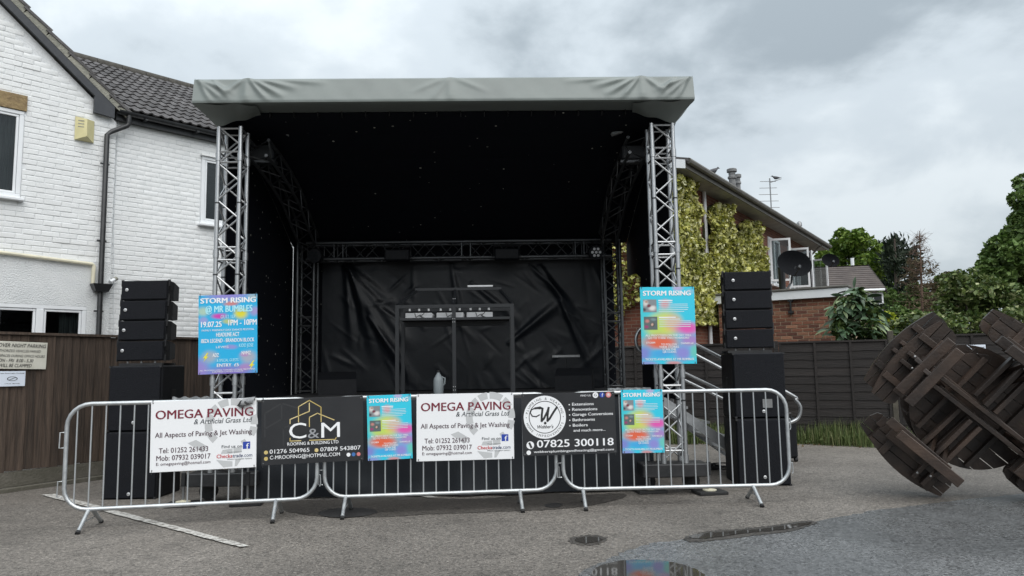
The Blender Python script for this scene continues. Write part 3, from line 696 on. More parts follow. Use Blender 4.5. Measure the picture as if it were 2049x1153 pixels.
sign = MB().box(-.52, .52, -.004, .004, -.16, .16, b=.002).obj('parking_sign', M_SIGN, None, False, FLf.mat(sA[0]-.52*.70, (sB+sC)/2, -.035) @ Matrix.Rotation(rad(1.2), 4, 'Y') @ Matrix.Diagonal((.70, 1, (sB-sC)/.32, 1)))
tag(sign, 'cream no overnight parking sign with italic black capitals on the board fence', 'sign')
for i, (t_, x0, w_, h_) in enumerate([('NO OVER NIGHT PARKING', -.44, .93, .042), ('UNAUTHORIZED VEHICLES PARKED', -.42, .82, .030), ('IN THESE SPACES DURING OFFICE HOURS', -.49, .97, .030), ('MON - FRI  8.00 - 5.30', -.33, .62, .038), ('WILL BE CLAMPED', -.27, .53, .038)]):
    text(sign, t_, x0, .095-i*.058, w_, h_, M_INK, shear=.25, bold=.012 if i in (0, 3, 4) else 0, y=-.008)
def notice(name, label, fr, s, z, rot=0):
    o = tag(MB().box(-.105, .105, -.002, .002, -.148, .148, b=.001).obj(name, M_PAPER, None, False, fr.mat(s, z, -.03) @ Matrix.Rotation(rad(rot), 4, 'Y')), label, 'notice', 'no overnight parking notices')
    text(o, 'No Overnight Parking!', 0, .1, .19, .014, M_INK, 'CENTER', .03, y=-.005)
    disc(o, 0, .0, .042, M_INK, -.005, .035, 24, 'prohibition_ring'); stroke(o, [(-.026, -.026), (.026, .026)], .007, M_INK, -.006, 'prohibition_ring')
    text(o, '17th & 18th July', 0, -.1, .12, .013, M_INK, 'CENTER', .03, y=-.005); return o
s_, z_ = FLf.hit(24, 758, -.03)
notice('paper_notice', 'small landscape white paper notice below the cream parking sign', FLf, s_, z_+.0, 1).matrix_local = FLf.mat(s_, z_, -.034) @ Matrix.Diagonal((1.42, 1, .62, 1))

# ================================================================== lap-panel fence on the right
FRf = Frame((5.43, 13.2), 107.5)
M_LAP = mat('dark_lap_board', (0.020, 0.016, 0.0145), 0.8, c2=(0.011, 0.009, 0.0085), scale=4, bump=0.5, bscale=14, island=0.25, stretch=(0.7, 5, 6))
M_POST = mat('grey_fence_post', (0.090, 0.080, 0.062), 0.9, c2=(0.055, 0.05, 0.04), scale=8, bump=0.4)
lap = thing('lap_fence', 'dark brown horizontal lap panel fence behind the picnic tables', 'fence', FRf.mat(0, 0))
spost = FRf.hit(1783, 700)[0]; ztop = FRf.hit(1700, 681)[1]
sl = []
for k in range(4):
    mb = MB(); nx = 14; rr = np.random.default_rng(k+40).normal(size=nx+1)*.004
    vs_ = []
    for i in range(nx+1):
        x = i/nx; vs_ += [(x, -.026, 0+rr[i]), (x, -.012, .0+rr[i]), (x, -.004, .19), (x, -.012, .19)]
    fs = []
    for i in range(nx):
        a = i*4; fs += [(a, a+4, a+7, a+3), (a+1, a+5, a+4, a), (a+3, a+7, a+6, a+2)]
    sl.append(mb.add(vs_, fs).mesh('slat', M_LAP))
PW = 1.88
for pk in range(-4, 3):
    s0 = spost + pk*PW + .05; w_ = PW-.10; dz = rng.normal()*.012; zt = ztop+dz+(.06 if pk >= 0 else 0)
    nsl = 11; gz_ = (zt-.20)/nsl
    for j in range(nsl): link('slat', sl[(j*3+pk) % 4], lap, Matrix.Translation((s0, 0, .16+j*gz_)) @ Matrix.Diagonal((w_, 1, 1, 1)))
    MB().box(s0, s0+w_, -.045, .02, zt-.025, zt+.005).obj('capping_rail', M_LAP, lap)
    for q in (.0, .333, .667, 1.0):
        x = s0+.022+q*(w_-.044); block('batten', (x, -.036, zt/2+.05), (.04, .02, zt-.16), M_LAP, lap)
    MB().box(s0, s0+w_, -.02, .03, 0, .15).obj('gravel_board', M_LAP, lap)
    zp = zt+.09 if pk == 0 else zt+.02
    MB().box(s0-.095, s0-.005, -.05, .05, 0, zp, b=.008).obj('post', M_POST if pk == 0 else M_LAP, lap)
s_, z_ = FRf.hit(1948, 708, -.05)
o_ = notice('paper_notice', 'white paper notice half hidden behind the tipped picnic table', FRf, s_, z_, 0)
o_.matrix_local = FRf.mat(s_, z_, -.052) @ Matrix.Diagonal((1.75, 1, 1.0, 1))
# ================================================================== brick terrace on the right
eA = A(1385, 337, 15.0)
TR = Frame((eA.x, eA.y), 34.0); ZE = eA.z; WO = .50            # eaves line; the wall stands WO behind it
def brick_mat(name, c1, c2, mort, scale=1.0):
    m, nt, b = shader(name); L = nt.links
    tc = N(nt, 'ShaderNodeTexCoord'); sp = N(nt, 'ShaderNodeSeparateXYZ'); L.new(tc.outputs['Object'], sp.inputs[0])
    ad = N(nt, 'ShaderNodeMath', operation='ADD'); L.new(sp.outputs['X'], ad.inputs[0]); L.new(sp.outputs['Y'], ad.inputs[1])
    cb = N(nt, 'ShaderNodeCombineXYZ'); L.new(ad.outputs[0], cb.inputs[0]); L.new(sp.outputs['Z'], cb.inputs[1])
    br = N(nt, 'ShaderNodeTexBrick'); br.inputs['Scale'].default_value = 1.0; br.inputs['Brick Width'].default_value = .225; br.inputs['Row Height'].default_value = .075
    br.inputs['Mortar Size'].default_value = .006; br.inputs['Color1'].default_value = c4(c1); br.inputs['Color2'].default_value = c4(c2); br.inputs['Mortar'].default_value = c4(mort)
    L.new(cb.outputs[0], br.inputs['Vector']); L.new(br.outputs['Color'], b.inputs['Base Color']); b.inputs['Roughness'].default_value = .9
    bp = N(nt, 'ShaderNodeBump'); bp.inputs['Strength'].default_value = .4; bp.inputs['Distance'].default_value = .01; bp.invert = True; L.new(br.outputs['Fac'], bp.inputs['Height']); L.new(bp.outputs[0], b.inputs['Normal'])
    return m
M_FBR = brick_mat('far_red_brick', (0.20, 0.068, 0.040), (0.13, 0.045, 0.030), (0.22, 0.17, 0.13))
M_SOFF = mat('weathered_soffit', (0.36, 0.35, 0.31), 0.8, c2=(0.26, 0.25, 0.22), scale=3)
M_GUT = mat('grey_gutter', (0.085, 0.08, 0.072), 0.6, c2=(0.13, 0.125, 0.11), scale=5)
M_CLAY = mat('grey_chimney_pot', (0.13, 0.135, 0.14), 0.9, c2=(0.22, 0.22, 0.22), scale=10, bump=.3)
M_STEEL = mat('dull_steel', (0.30, 0.31, 0.32), 0.45, metal=0.8, c2=(0.2, 0.2, 0.2), scale=8)
LT = 13.2
ter = thing('terrace_house', 'red brick two storey terrace with climbing ivy and long grey eaves', 'house', TR.mat(0, 0))
def tl(px, py, off): s, z = TR.hit(px, py, off); return s, z
wins = []
def thole(px0, py0, px1, py1):
    a = tl(px0, py0, WO); b_ = tl(px1, py1, WO); return (a[0], b_[1], b_[0], a[1])
wA = thole(1538, 458, 1572, 520)
zt_, zb_ = ZE-.35, ZE-1.75
w1 = (tl(1536, 490, WO)[0], zb_, tl(1536, 490, WO)[0]+1.3, zt_); w2 = (w1[2]+1.0, zb_, w1[2]+2.3, zt_); w3 = (w2[2]+.9, zb_, w2[2]+2.1, zt_)
mb = MB(); wall_with_holes(mb, -.25, LT, 0, ZE-.05, WO, [w1, w2, w3], th=.25); 
mb.obj('wall', M_FBR, ter)
mb = MB(); gd = 7.0
mb.prism([(WO+.25, 0), (WO+gd, 0), (WO+gd, ZE-.05), (WO+gd/2, ZE+.8), (WO+.25, ZE-.05)], 0, .25, Matrix(((0, 1, 0, -.25), (1, 0, 0, 0), (0, 0, 1, 0), (0, 0, 0, 1)))).obj('gable_wall', M_FBR, ter)
MB().box(-.45, LT+.3, -.0, WO+.02, ZE-.06, ZE-.03).obj('soffit', M_SOFF, ter)
MB().box(-.47, LT+.3, -.03, -.001, ZE-.09, ZE+.06).obj('fascia', M_GUT, ter)
MB().tube([(-.45, -.09, ZE+.05), (LT+.3, -.09, ZE+.05)], .062, 8).obj('gutter', M_GUT, ter, True)
rp = rad(14)
rf = MB().add([(-.5, -.12, ZE+.09), (LT+.3, -.12, ZE+.09), (LT+.3, WO+gd/2, ZE+.09+(gd/2+.6)*math.tan(rp)), (-.5, WO+gd/2, ZE+.09+(gd/2+.6)*math.tan(rp)), (LT+.3, WO+gd, ZE), (-.5, WO+gd, ZE),
               (-.5, -.12, ZE+.02), (-.5, WO+gd/2, ZE+.02+(gd/2+.6)*math.tan(rp))], [(0, 1, 2, 3), (3, 2, 4, 5), (0, 3, 7, 6)]).obj('roof', M_TILE, ter)
MB().add([(-.52, -.05, ZE-.12), (-.52, -.05, ZE+.06), (-.52, WO+gd/2, ZE+.0+(gd/2+.6)*math.tan(rp)), (-.52, WO+gd/2, ZE-.25+(gd/2+.6)*math.tan(rp))], [(0, 1, 2, 3)]).obj('barge_board', M_UPVC, ter)
def cwindow(w, openness):
    s0, z0, s1, z1 = w; o = MB(); t = .07
    o.box(s0, s1, WO-.03, WO+.06, z0, z0+t).box(s0, s1, WO-.03, WO+.06, z1-t, z1).box(s0, s0+t, WO-.028, WO+.058, z0+t, z1-t).box(s1-t, s1, WO-.028, WO+.058, z0+t, z1-t)
    mid = (s0+s1)/2; o.box(mid-.04, mid+.04, WO-.026, WO+.056, z0+t, z1-t)
    wo = o.obj('window', M_UPVC, ter)
    MB().box(s0+t, s1-t, WO+.02, WO+.03, z0+t, z1-t).obj('pane', M_GLASS, wo)
    MB().box(s0-.06, s1+.06, WO-.13, WO+.03, z0-.06, z0-.004).obj('sill', M_UPVC, wo)
    ww = (s1-s0)/2-t
    for hx, sg, op in ((s0+t, 1, openness[0]), (s1-t, -1, openness[1])):
        if op is None: continue
        Mx = Matrix.Translation((hx, WO-.035, z0+t)) @ Matrix.Rotation(-rad(op)*sg, 4, 'Z')
        hh = z1-z0-2*t; x0, x1 = (0, ww) if sg > 0 else (-ww, 0); f_ = MB(); q = .06
        f_.box(x0, x1, -.02, .02, 0, q).box(x0, x1, -.02, .02, hh-q, hh).box(x0, x0+q, -.019, .019, q, hh-q).box(x1-q, x1, -.019, .019, q, hh-q)
        ca = f_.obj('casement', M_UPVC, wo, False, Mx)
        MB().box(x0+q, x1-q, -.003, .003, q, hh-q).obj('pane', M_CLEAR, wo, False, Mx)
cwindow(w1, (70, None)); cwindow(w2, (75, 60)); cwindow(w3, (None, 80))
MB().tube([(tl(1408, 480, WO)[0], WO-.06, 1.0), (tl(1408, 480, WO)[0], WO-.06, ZE-.06)], .045, 8).obj('waste_pipe', M_UPVC, ter, True)
MB().tube([(tl(1614, 560, WO)[0], WO-.06, 1.0), (tl(1614, 560, WO)[0], WO-.06, ZE-.5), (tl(1614, 560, WO)[0], -.05, ZE-.05)], .04, 8).obj('downpipe', M_GUT, ter, True)
def on_roof(px, py, off): s, z = TR.hit(px, py, off); return s, z
for i, (px, pyt, pyb, wpx) in enumerate([(1464, 338, 392, 24), (1476, 349, 392, 17)]):
    s, zt2 = on_roof(px, pyt, 2.0); zb2 = ZE+.09+2.1*math.tan(rp)-.1; k = wpx/2/85.0
    MB().lathe([(k*.8, zb2), (k*.75, zt2-.35), (k*1.0, zt2-.33), (k*1.0, zt2-.27), (k*.75, zt2-.24), (k*.78, zt2-.12), (k*1.15, zt2-.11), (k*1.15, zt2-.02), (k*.9, zt2)], 14, Matrix.Translation((s, 2.0, 0))).obj('chimney_pot', M_CLAY, ter, True)
for px, pyt, r_ in ((1379, 317, .09), (1404, 333, .09), (1599, 443, .10)):
    s, zt2 = on_roof(px, pyt, 1.2); zb2 = ZE+.09+1.3*math.tan(rp)-.05
    MB().lathe([(r_*.6, zb2), (r_*.6, zt2-.2), (r_, zt2-.19), (r_*.9, zt2-.06), (r_*.3, zt2)], 10, Matrix.Translation((s, 1.2, 0))).obj('roof_vent', M_STEEL, ter, True)
# aerial with a perched pigeon
s, zt2 = on_roof(1540, 357, 1.6)
ae = thing('television_aerial', 'thin many armed television aerial standing on the terrace roof', 'aerial', TR.mat(s, ZE+.3, 1.6))
hh = zt2-(ZE+.3)
rod('mast', (0, 0, -.05), (0, 0, hh), .022, M_STEEL, ae)
toC = (Matrix.Rotation(-TR.rz, 3, 'Z') @ Vector((1, 0, 0)))
for k in range(5):
    zz = hh*(.95-.105*k); wv = .22+.02*k
    rod('element', tuple(Vector((0, 0, zz))-toC*wv*1.6), tuple(Vector((0, 0, zz))+toC*wv), .011, M_STEEL, ae)
rod('boom', (0, 0, hh*.93), tuple(toC*.42+Vector((0, 0, hh*.99))), .014, M_STEEL, ae)
M_BIRD = mat('grey_feathers', (0.06, 0.062, 0.07), .8, c2=(.10, .10, .11), scale=12)
def bird(name, label, Mx, s=1.0):
    mb = MB(); prof = [(-.17, .004, .0), (-.12, .012, .0), (-.06, .035, .01), (.0, .052, .015), (.05, .05, .03), (.085, .03, .06), (.105, .026, .085), (.125, .018, .088), (.135, .008, .085), (.16, .003, .078)]
    vs_, fs, sg = [], [], 8
    for x, r_, z in prof:
        for k in range(sg): a = 2*math.pi*k/sg; vs_.append((x*s, r_*math.cos(a)*s, (z+.06+r_*math.sin(a))*s))
    for i in range(len(prof)-1):
        for k in range(sg): fs.append((i*sg+k, i*sg+(k+1) % sg, (i+1)*sg+(k+1) % sg, (i+1)*sg+k))
    fs += [tuple(range(sg-1, -1, -1)), tuple((len(prof)-1)*sg+k for k in range(sg))]
    mb.add(vs_, fs)
    return tag(mb.obj(name, M_BIRD, None, True, Mx), label, 'bird')
bird('pigeon', 'grey pigeon perched on the arm of the roof aerial', TR.mat(s, ZE+.3+hh*.955, 1.6) @ Matrix.Rotation(-TR.rz+2.6, 4, 'Z') @ Matrix.Translation((-.22, 0, 0)), 1.15)
s2, z2 = on_roof(1418, 343, .05)
bird('pigeon', 'small bird sitting on the terrace gutter near the vents', TR.mat(s2, ZE+.10, -.05) @ Matrix.Rotation(-TR.rz+.3, 4, 'Z'), 1.1)

# ivy over the near end of the terrace
M_IVY = leaf_mat('variegated_ivy', [(0.06, 0.075, 0.012), (0.25, 0.265, 0.05), (0.54, 0.53, 0.12), (0.76, 0.74, 0.32), (0.85, 0.84, 0.58)], .4, [0, .18, .45, .75, 1], ((0.16, 0.18, 0.025), 1.6, .5))
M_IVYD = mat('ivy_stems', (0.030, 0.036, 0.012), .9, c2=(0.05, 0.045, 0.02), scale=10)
iv = thing('ivy', 'yellow green variegated ivy climbing over the terrace end', 'ivy', TR.mat(0, 0, WO))
def inpoly(x, y, P):
    c = False; j = len(P)-1
    for i in range(len(P)):
        if (P[i][1] > y) != (P[j][1] > y) and x < (P[j][0]-P[i][0])*(y-P[i][1])/(P[j][1]-P[i][1])+P[i][0]: c = not c
        j = i
    return c
ivp = [(-.35, ZE-4.6)] + [tl(px, py, WO) for px, py in ((1345, 640),)] + []
humps = [  # pixel outlines of the mass, turned into the wall's own coordinates
    [(1330, 356), (1352, 352), (1378, 356), (1390, 368), (1392, 420), (1400, 450), (1400, 506), (1440, 512), (1500, 530), (1530, 528), (1540, 560), (1530, 620), (1490, 660), (1430, 650), (1400, 650), (1330, 660)],
    [(1418, 418), (1432, 408), (1452, 411), (1464, 424), (1467, 445), (1467, 490), (1474, 525), (1424, 525), (1417, 470)],
    [(1480, 452), (1493, 441), (1510, 447), (1522, 464), (1526, 500), (1528, 560), (1484, 560), (1478, 485)]]
pts = []; backing = MB()
for hi, h in enumerate(humps):
    P = [tl(x, y, WO-.15) for x, y in h]
    s0, s1 = min(p[0] for p in P), max(p[0] for p in P); z0, z1 = min(p[1] for p in P), max(p[1] for p in P)
    area = (s1-s0)*(z1-z0); k = int(area*2600); got = 0
    bumps = [(rng.uniform(s0, s1), rng.uniform(z0, z1), rng.uniform(.10, .26), rng.uniform(.06, .26)) for _ in range(int(area*9))]
    ba = np.array(bumps)
    for _ in range(k):
        x, z = rng.uniform(s0, s1), rng.uniform(z0, z1)
        if not inpoly(x, z, P): continue
        d = (.13 + (ba[:, 3]*np.exp(-((x-ba[:, 0])**2+(z-ba[:, 1])**2)/ba[:, 2]**2)).max()*1.15)
        pts.append((x, -d*(.5+.5*rng.random()), z))
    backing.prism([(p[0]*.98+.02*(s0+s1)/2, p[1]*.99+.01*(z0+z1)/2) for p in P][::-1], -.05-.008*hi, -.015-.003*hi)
# round the corner on the gable end
for _ in range(5000):
    y = rng.uniform(-.02, 2.6); z = rng.uniform(1.9, ZE-.3-.7*y+.3)
    if z < 2.4+.35*math.sin(y*3): continue
    pts.append((-.27-rng.random()*.22, y, z))
leaves_obj('foliage', pts, .088, M_IVY, iv, up=.15, aspect=.8, face=(.1, -1.6, .5))
backing.obj('stems', M_IVYD, iv)

# flat-roofed brick extension
gA = A(1682, 572, 15.3); gB = TR
EX = Frame((gA.x, gA.y), 34.0+90.0)       # heading right and towards the camera; corner at s=0
ext = thing('brick_extension', 'single storey brick extension with white fascia behind the fence', 'extension', EX.mat(0, 0))
ZX = gA.z; zf0 = EX.hit(1620, 598)[1]
M_XB = [mat('garden_brick_%d' % i, c, .9, c2=c2, scale=12, bump=.4, bscale=40, island=.2) for i, (c, c2) in enumerate([((.27, .112, .068), (.19, .08, .05)), ((.17, .068, .046), (.115, .05, .037)), ((.33, .165, .10), (.25, .12, .075))])]
M_MOR = mat('sandy_mortar', (0.46, 0.35, 0.25), .95, c2=(0.36, 0.28, 0.20), scale=20, bump=.3)
WX = 2.6
MB().box(-WX, 0, .008, .22, 0, zf0).box(-.22, 0, .221, 3.0, 0, zf0).obj('wall', M_MOR, ext)
xb = [MB().box(-.5, .5, -.5, .5, -.5, .5, b=.04).mesh('brick', m_) for m_ in M_XB]
row = 0; z = zf0-.0765; nb = 0
rest = MB()
while z > .3:
    s = -WX-(.1125 if row % 2 else 0)
    while s < -.01:
        a, b_ = max(s, -WX), min(s+.225, 0); s += .225
        if b_-a < .06: continue
        vis = z > 1.5 and nb < 295
        if vis:
            link('brick', xb[int(rng.choice([0, 0, 0, 1, 1, 2]))], ext, Matrix.Translation(((a+b_)/2, .012+rng.normal()*.0012, z+.0325)) @ Matrix.Diagonal((b_-a-.017, .03, .060, 1))); nb += 1
    z -= .0765; row += 1
MB().box(-WX-.05, .14, -.12, 3.1, zf0+.004, ZX-.05).obj('fascia', M_UPVC, ext)
MB().box(-WX-.05, .17, -.15, 3.2, ZX-.046, ZX, b=.01).obj('roof_edge', M_GUT, ext)
s, z_ = EX.hit(1564, 545, .6)
MB().lathe([(.085, ZX), (.085, ZX+.05), (.075, ZX+.055), (.075, ZX+.52), (.085, ZX+.53), (.085, ZX+.56), (.03, ZX+.57)], 14, Matrix.Translation((s, .6, 0))).obj('flue', M_BLK, ext, True)
# satellite dishes
M_DISH = mat('dark_mesh_dish', (0.006, 0.0065, 0.008), .8, c2=(.010, .011, .013), scale=30, spec=.08)
def dish(px, py, off, d, label, foot=None):
    s, z_ = EX.hit(px, py, off)
    t = thing('satellite_dish', label, 'satellite dish', EX.mat(s, z_, off)); n = 22; rings = 6; vs_ = []; fs = []
    R_ = Matrix.Rotation(rad(-14), 3, 'X') @ Matrix.Rotation(rad(34), 3, 'Z')
    for i in range(rings+1):
        r_ = d/2*i/rings
        for k in range(n):
            a = 2*math.pi*k/n; v = R_ @ Vector((r_*math.cos(a)*1.08, .18*(1-(i/rings)**2)*d, r_*.86*math.sin(a))); vs_.append(tuple(v))
    for i in range(rings):
        for k in range(n): fs.append((i*n+k, i*n+(k+1) % n, (i+1)*n+(k+1) % n, (i+1)*n+k))
    vb = [tuple(Vector(v)+Vector((0, .008, 0))) for v in vs_]
    MB().add(vs_, [f[::-1] for f in fs]).add(vb, fs).obj('reflector', M_DISH, t, True)
    tip = R_ @ Vector((-.0, -.36*d, -.30*d)); MB().tube([tuple(R_ @ Vector((0, .0, -.43*d))), tuple(tip)], .014, 6).obj('feed_arm', M_BLK, t)
    MB().tube([tuple(tip), tuple(tip+Vector((0, .07, .06)))], .035, 8).obj('receiver', M_BLK, t)
    if foot:
        fs_, fz = EX.hit(*foot, -.06); fs_ -= s; fz -= z_
        MB().tube([(0, .12, -.05), (-.12*d, .10, -.28*d), (-.13*d, .0, -.6*d), (fs_-.05, -.1-off, fz+.55), (fs_, -.08-off, fz+.35), (fs_, -.06-off, fz)], .022, 8).obj('mount_pole', M_BLK, t, True)
        for dz in (.03, .28): MB().box(fs_-.05, fs_+.05, -.10-off, .0-off, fz+dz, fz+dz+.05).obj('wall_bracket', M_BLK, t)
    return t
dish(1590, 527, .15, .70, 'dark mesh satellite dish on a pole above the brick extension', (1583, 630))
dish(1662, 521, 5.0, .45, 'second dark satellite dish farther along at the end of the terrace')

# far house with brown tiled roof
fc = A(1700, 600, 33.0)
FHf = Frame((fc.x, fc.y), 100.0)
fh = thing('far_house', 'distant brown tiled house with white windows beyond the extension', 'house', FHf.mat(0, 0))
fl, fz0 = FHf.hit(1590, 585); fr, fze = FHf.hit(1768, 578); fzr = FHf.hit(1700, 531, 2.2)[1]; frr = FHf.hit(1770, 528, 2.2)[0]
M_FT = mat('far_brown_tile', (0.105, 0.088, 0.080), .9, c2=(.07, .058, .055), scale=2.0, bump=.2)
MB().box(fl, fr-.25, .2, 4.6, 0, fze).obj('wall', M_FBR, fh)
MB().add([(fr-.25, .2, 0), (fr-.25, 4.6, 0), (fr-.25, 4.6, fze), (fr-.25, 2.3, fzr-.15), (fr-.25, .2, fze)], [(0, 1, 2, 3, 4)]).obj('gable_wall', M_FBR, fh)
nr = 12; rv = []; rfc = []
rfo = MB()
for j in range(nr):
    t0, t1 = j/nr, (j+1)/nr
    y0, y1, za, zb = -.1+2.4*t0, -.1+2.4*t1, fze-.05+(fzr-fze)*t0, fze-.05+(fzr-fze)*t1
    rfo.add([(fl, y0, za+.03), (fr+.1, y0, za+.03), (fr+.1, y1, zb), (fl, y1, zb), (fl, y0, za-.01), (fr+.1, y0, za-.01)], [(0, 1, 2, 3), (4, 5, 1, 0)])
rfo.add([(fl, 2.3, fzr), (fr+.1, 2.3, fzr), (fr+.1, 4.8, fze-.05), (fl, 4.8, fze-.05)], [(0, 1, 2, 3)])
rfo.obj('roof', M_FT, fh)
MB().add([(fr+.1, -.12, fze-.28), (fr+.1, -.12, fze-.02), (fr+.1, 2.3, fzr+.02), (fr+.1, 4.8, fze-.02), (fr+.1, 4.8, fze-.28), (fr+.1, 2.3, fzr-.26)], [(0, 1, 2, 5), (2, 3, 4, 5)]).obj('barge_board', M_GUT, fh)
MB().tube([(fl, -.14, fze-.05), (fr, -.14, fze-.05)], .06, 6).obj('gutter', M_UPVC, fh)
MB().tube([(frr-1.4, 2.3, fzr), (frr-1.4, 2.3, fzr+.35)], .08, 8).obj('roof_vent', M_UPVC, fh)
def fwin(s0, s1, z0, z1):
    o = MB().box(s0, s1, .15, .21, z0, z1).obj('window', M_UPVC, fh)
    MB().box(s0+.07, (s0+s1)/2-.03, .14, .16, z0+.07, z1-.07).box((s0+s1)/2+.03, s1-.07, .14, .16, z0+.07, z1-.07).obj('pane', M_GLASS, o)
q0, q1 = FHf.hit(1757, 585), FHf.hit(1765, 607); fwin(q0[0]-.6, q0[0]+.25, q1[1], q0[1])
o = MB().box(fr-.25, fr-.2, .8, 1.9, fze-1.5, fze-.15).obj('window', M_UPVC, fh); MB().box(fr-.21, fr-.19, .88, 1.3, fze-1.43, fze-.22).box(fr-.21, fr-.19, 1.4, 1.82, fze-1.43, fze-.22).obj('pane', M_GLASS, o)

# ================================================================== trees and shrubs beyond the fence
M_BARK = mat('bark', (0.075, 0.058, 0.045), .95, c2=(.045, .036, .03), scale=12, bump=.6)
M_DEADB = mat('dead_bark', (0.14, 0.085, 0.06), .95, c2=(.09, .06, .045), scale=12, bump=.6)
M_LEAF1 = leaf_mat('fresh_leaves', [(0.03, 0.06, 0.008), (0.075, 0.14, 0.016), (0.14, 0.22, 0.03), (0.22, 0.30, 0.06)])
M_LEAF2 = leaf_mat('dark_leaves', [(0.04, 0.075, 0.02), (0.085, 0.15, 0.034), (0.14, 0.225, 0.055), (0.23, 0.31, 0.11)], patch=((0.05, 0.09, 0.02), 1.1, .4))
M_LEAF3 = leaf_mat('pale_edged_leaves', [(0.025, 0.05, 0.012), (0.08, 0.125, 0.03), (0.19, 0.24, 0.075), (0.46, 0.48, 0.26)], .4, [0, .45, .8, 1], ((0.06, 0.10, 0.024), 1.4, .4))
M_LEAF4 = leaf_mat('conifer_needles', [(0.010, 0.020, 0.012), (0.022, 0.036, 0.020), (0.04, 0.055, 0.03)], .7)
M_LEAF5 = leaf_mat('rusty_needles', [(0.06, 0.050, 0.028), (0.115, 0.095, 0.05), (0.15, 0.11, 0.07)], .8)
def tree(name, label, cat, base, clumps, leafsize, m, per, trunk_r=.12, group=None, aspect=.6, limbs=True, extra=None):
    base = Vector(base); t = thing(name, label, cat, Matrix.Translation(base), group)
    loc = [((c[0]-base.x, c[1]-base.y, c[2]-base.z), r_) for c, r_ in clumps]
    top = max(loc, key=lambda q: q[0][2])[0]
    mb = MB(); hub = Vector((top[0]*.3, top[1]*.3, max(.4, top[2]*.45)))
    mb.tube([(0, 0, -.05), (hub.x*.4, hub.y*.4, hub.z*.5), tuple(hub), (top[0]*.8, top[1]*.8, top[2]*.9)], trunk_r, 8, r2=trunk_r*.25)
    mb.obj('trunk', M_BARK, t, True)
    if limbs:
        for c, r_ in loc[::2]:
            mid = hub.lerp(Vector(c), .5)+Vector((0, 0, -.1)); MB().tube([tuple(hub*.9), tuple(mid), c], trunk_r*.45, 6, r2=trunk_r*.1).obj('limb', M_BARK, t, True)
    leaves_obj('crown', clump_points(loc, per), leafsize, m, t, aspect=aspect)
    return t
def px_clumps(Y, spec, ydep=.5):
    """clumps given by where they show: (px, py, radius in px)"""
    out = []
    for px, py, rp_ in spec:
        Yk = Y + rng.uniform(-ydep, ydep); P = A(px, py, Yk); out.append(((P.x, P.y, P.z), rp_*Yk/F_PX*1.0))
    return out
def ground_under(px, Y): P = A(px, 700, Y); return (P.x, P.y, 0)
tree('round_tree', 'round bright green leafy tree behind the far house roof', 'tree', ground_under(1710, 44),
     px_clumps(44, [(1690, 490, 30), (1712, 485, 28), (1735, 498, 28), (1672, 510, 26), (1755, 520, 28), (1770, 545, 24), (1700, 520, 34), (1735, 535, 34), (1665, 535, 26), (1770, 580, 24), (1650, 515, 18), (1718, 470, 15), (1685, 470, 15), (1640, 540, 20)], 1.5), .26, M_LEAF1, 900, .22)
tree('far_tree', 'muted olive far treetop low on the skyline behind the bare conifer', 'tree', ground_under(1905, 70),
     px_clumps(70, [(1900, 560, 20), (1925, 565, 20), (1880, 575, 22), (1940, 580, 20), (1860, 585, 22), (1910, 590, 30), (1820, 600, 30), (1790, 600, 26)], 3), .3, M_LEAF5, 500, .25)
tree('big_leaf_tree', 'tall dense green tree leaning in at the right edge of the picture', 'tree', ground_under(2080, 19),
     px_clumps(19, [(2050, 365, 22), (2044, 400, 24), (2062, 425, 30), (2040, 440, 22), (2070, 380, 30), (2030, 470, 26), (2000, 490, 24), (1985, 510, 22), (2010, 520, 34), (2040, 510, 36), (1975, 540, 24), (2000, 560, 30), (2035, 555, 36), (2070, 500, 40), (2090, 450, 40), (2075, 560, 40), (2100, 400, 36), (1968, 560, 18), (2020, 590, 30), (2050, 600, 30), (1990, 530, 30), (2025, 535, 34), (2055, 470, 30), (1985, 575, 26)], 1.0), .135, M_LEAF2, 4200, .2)
tree('leafy_hedge', 'large glossy variegated bush above the fence behind the tipped tables', 'bush', ground_under(1975, 14.6),
     px_clumps(14.4, [(1900, 590, 24), (1925, 575, 26), (1955, 570, 26), (1985, 575, 26), (2015, 590, 26), (2040, 610, 26), (1895, 620, 26), (1925, 615, 32), (1960, 610, 36), (1995, 620, 34), (2030, 640, 30), (1905, 650, 28), (1945, 650, 34), (1985, 660, 34), (2020, 670, 30), (2060, 640, 30), (1930, 680, 26), (1970, 690, 26), (2050, 680, 26), (1940, 585, 28), (1975, 590, 30), (1890, 560, 18), (1915, 555, 18), (1945, 552, 18)], .5), .092, M_LEAF3, 5200, .07)
tree('low_hedge', 'low pale leaved hedge above the fence beside the wooden post', 'hedge', ground_under(1830, 14.0),
     px_clumps(13.9, [(1790, 655, 18), (1815, 645, 20), (1840, 640, 20), (1865, 645, 22), (1885, 655, 22), (1780, 675, 18), (1808, 672, 22), (1840, 668, 24), (1870, 675, 24), (1890, 690, 20), (1765, 690, 16), (1830, 695, 20)], .3), .085, M_LEAF3, 4200, .05)
tree('golden_bush', 'small bright yellow green bush between the drooping shrub and hedge', 'bush', ground_under(1780, 15.2),
     px_clumps(15.2, [(1778, 632, 12), (1770, 645, 14), (1788, 648, 14), (1778, 665, 18)], .1), .09, leaf_mat('golden_leaves', [(0.12, 0.16, 0.01), (0.30, 0.36, 0.02), (0.42, 0.46, 0.05)]), 5200, .03, limbs=False)
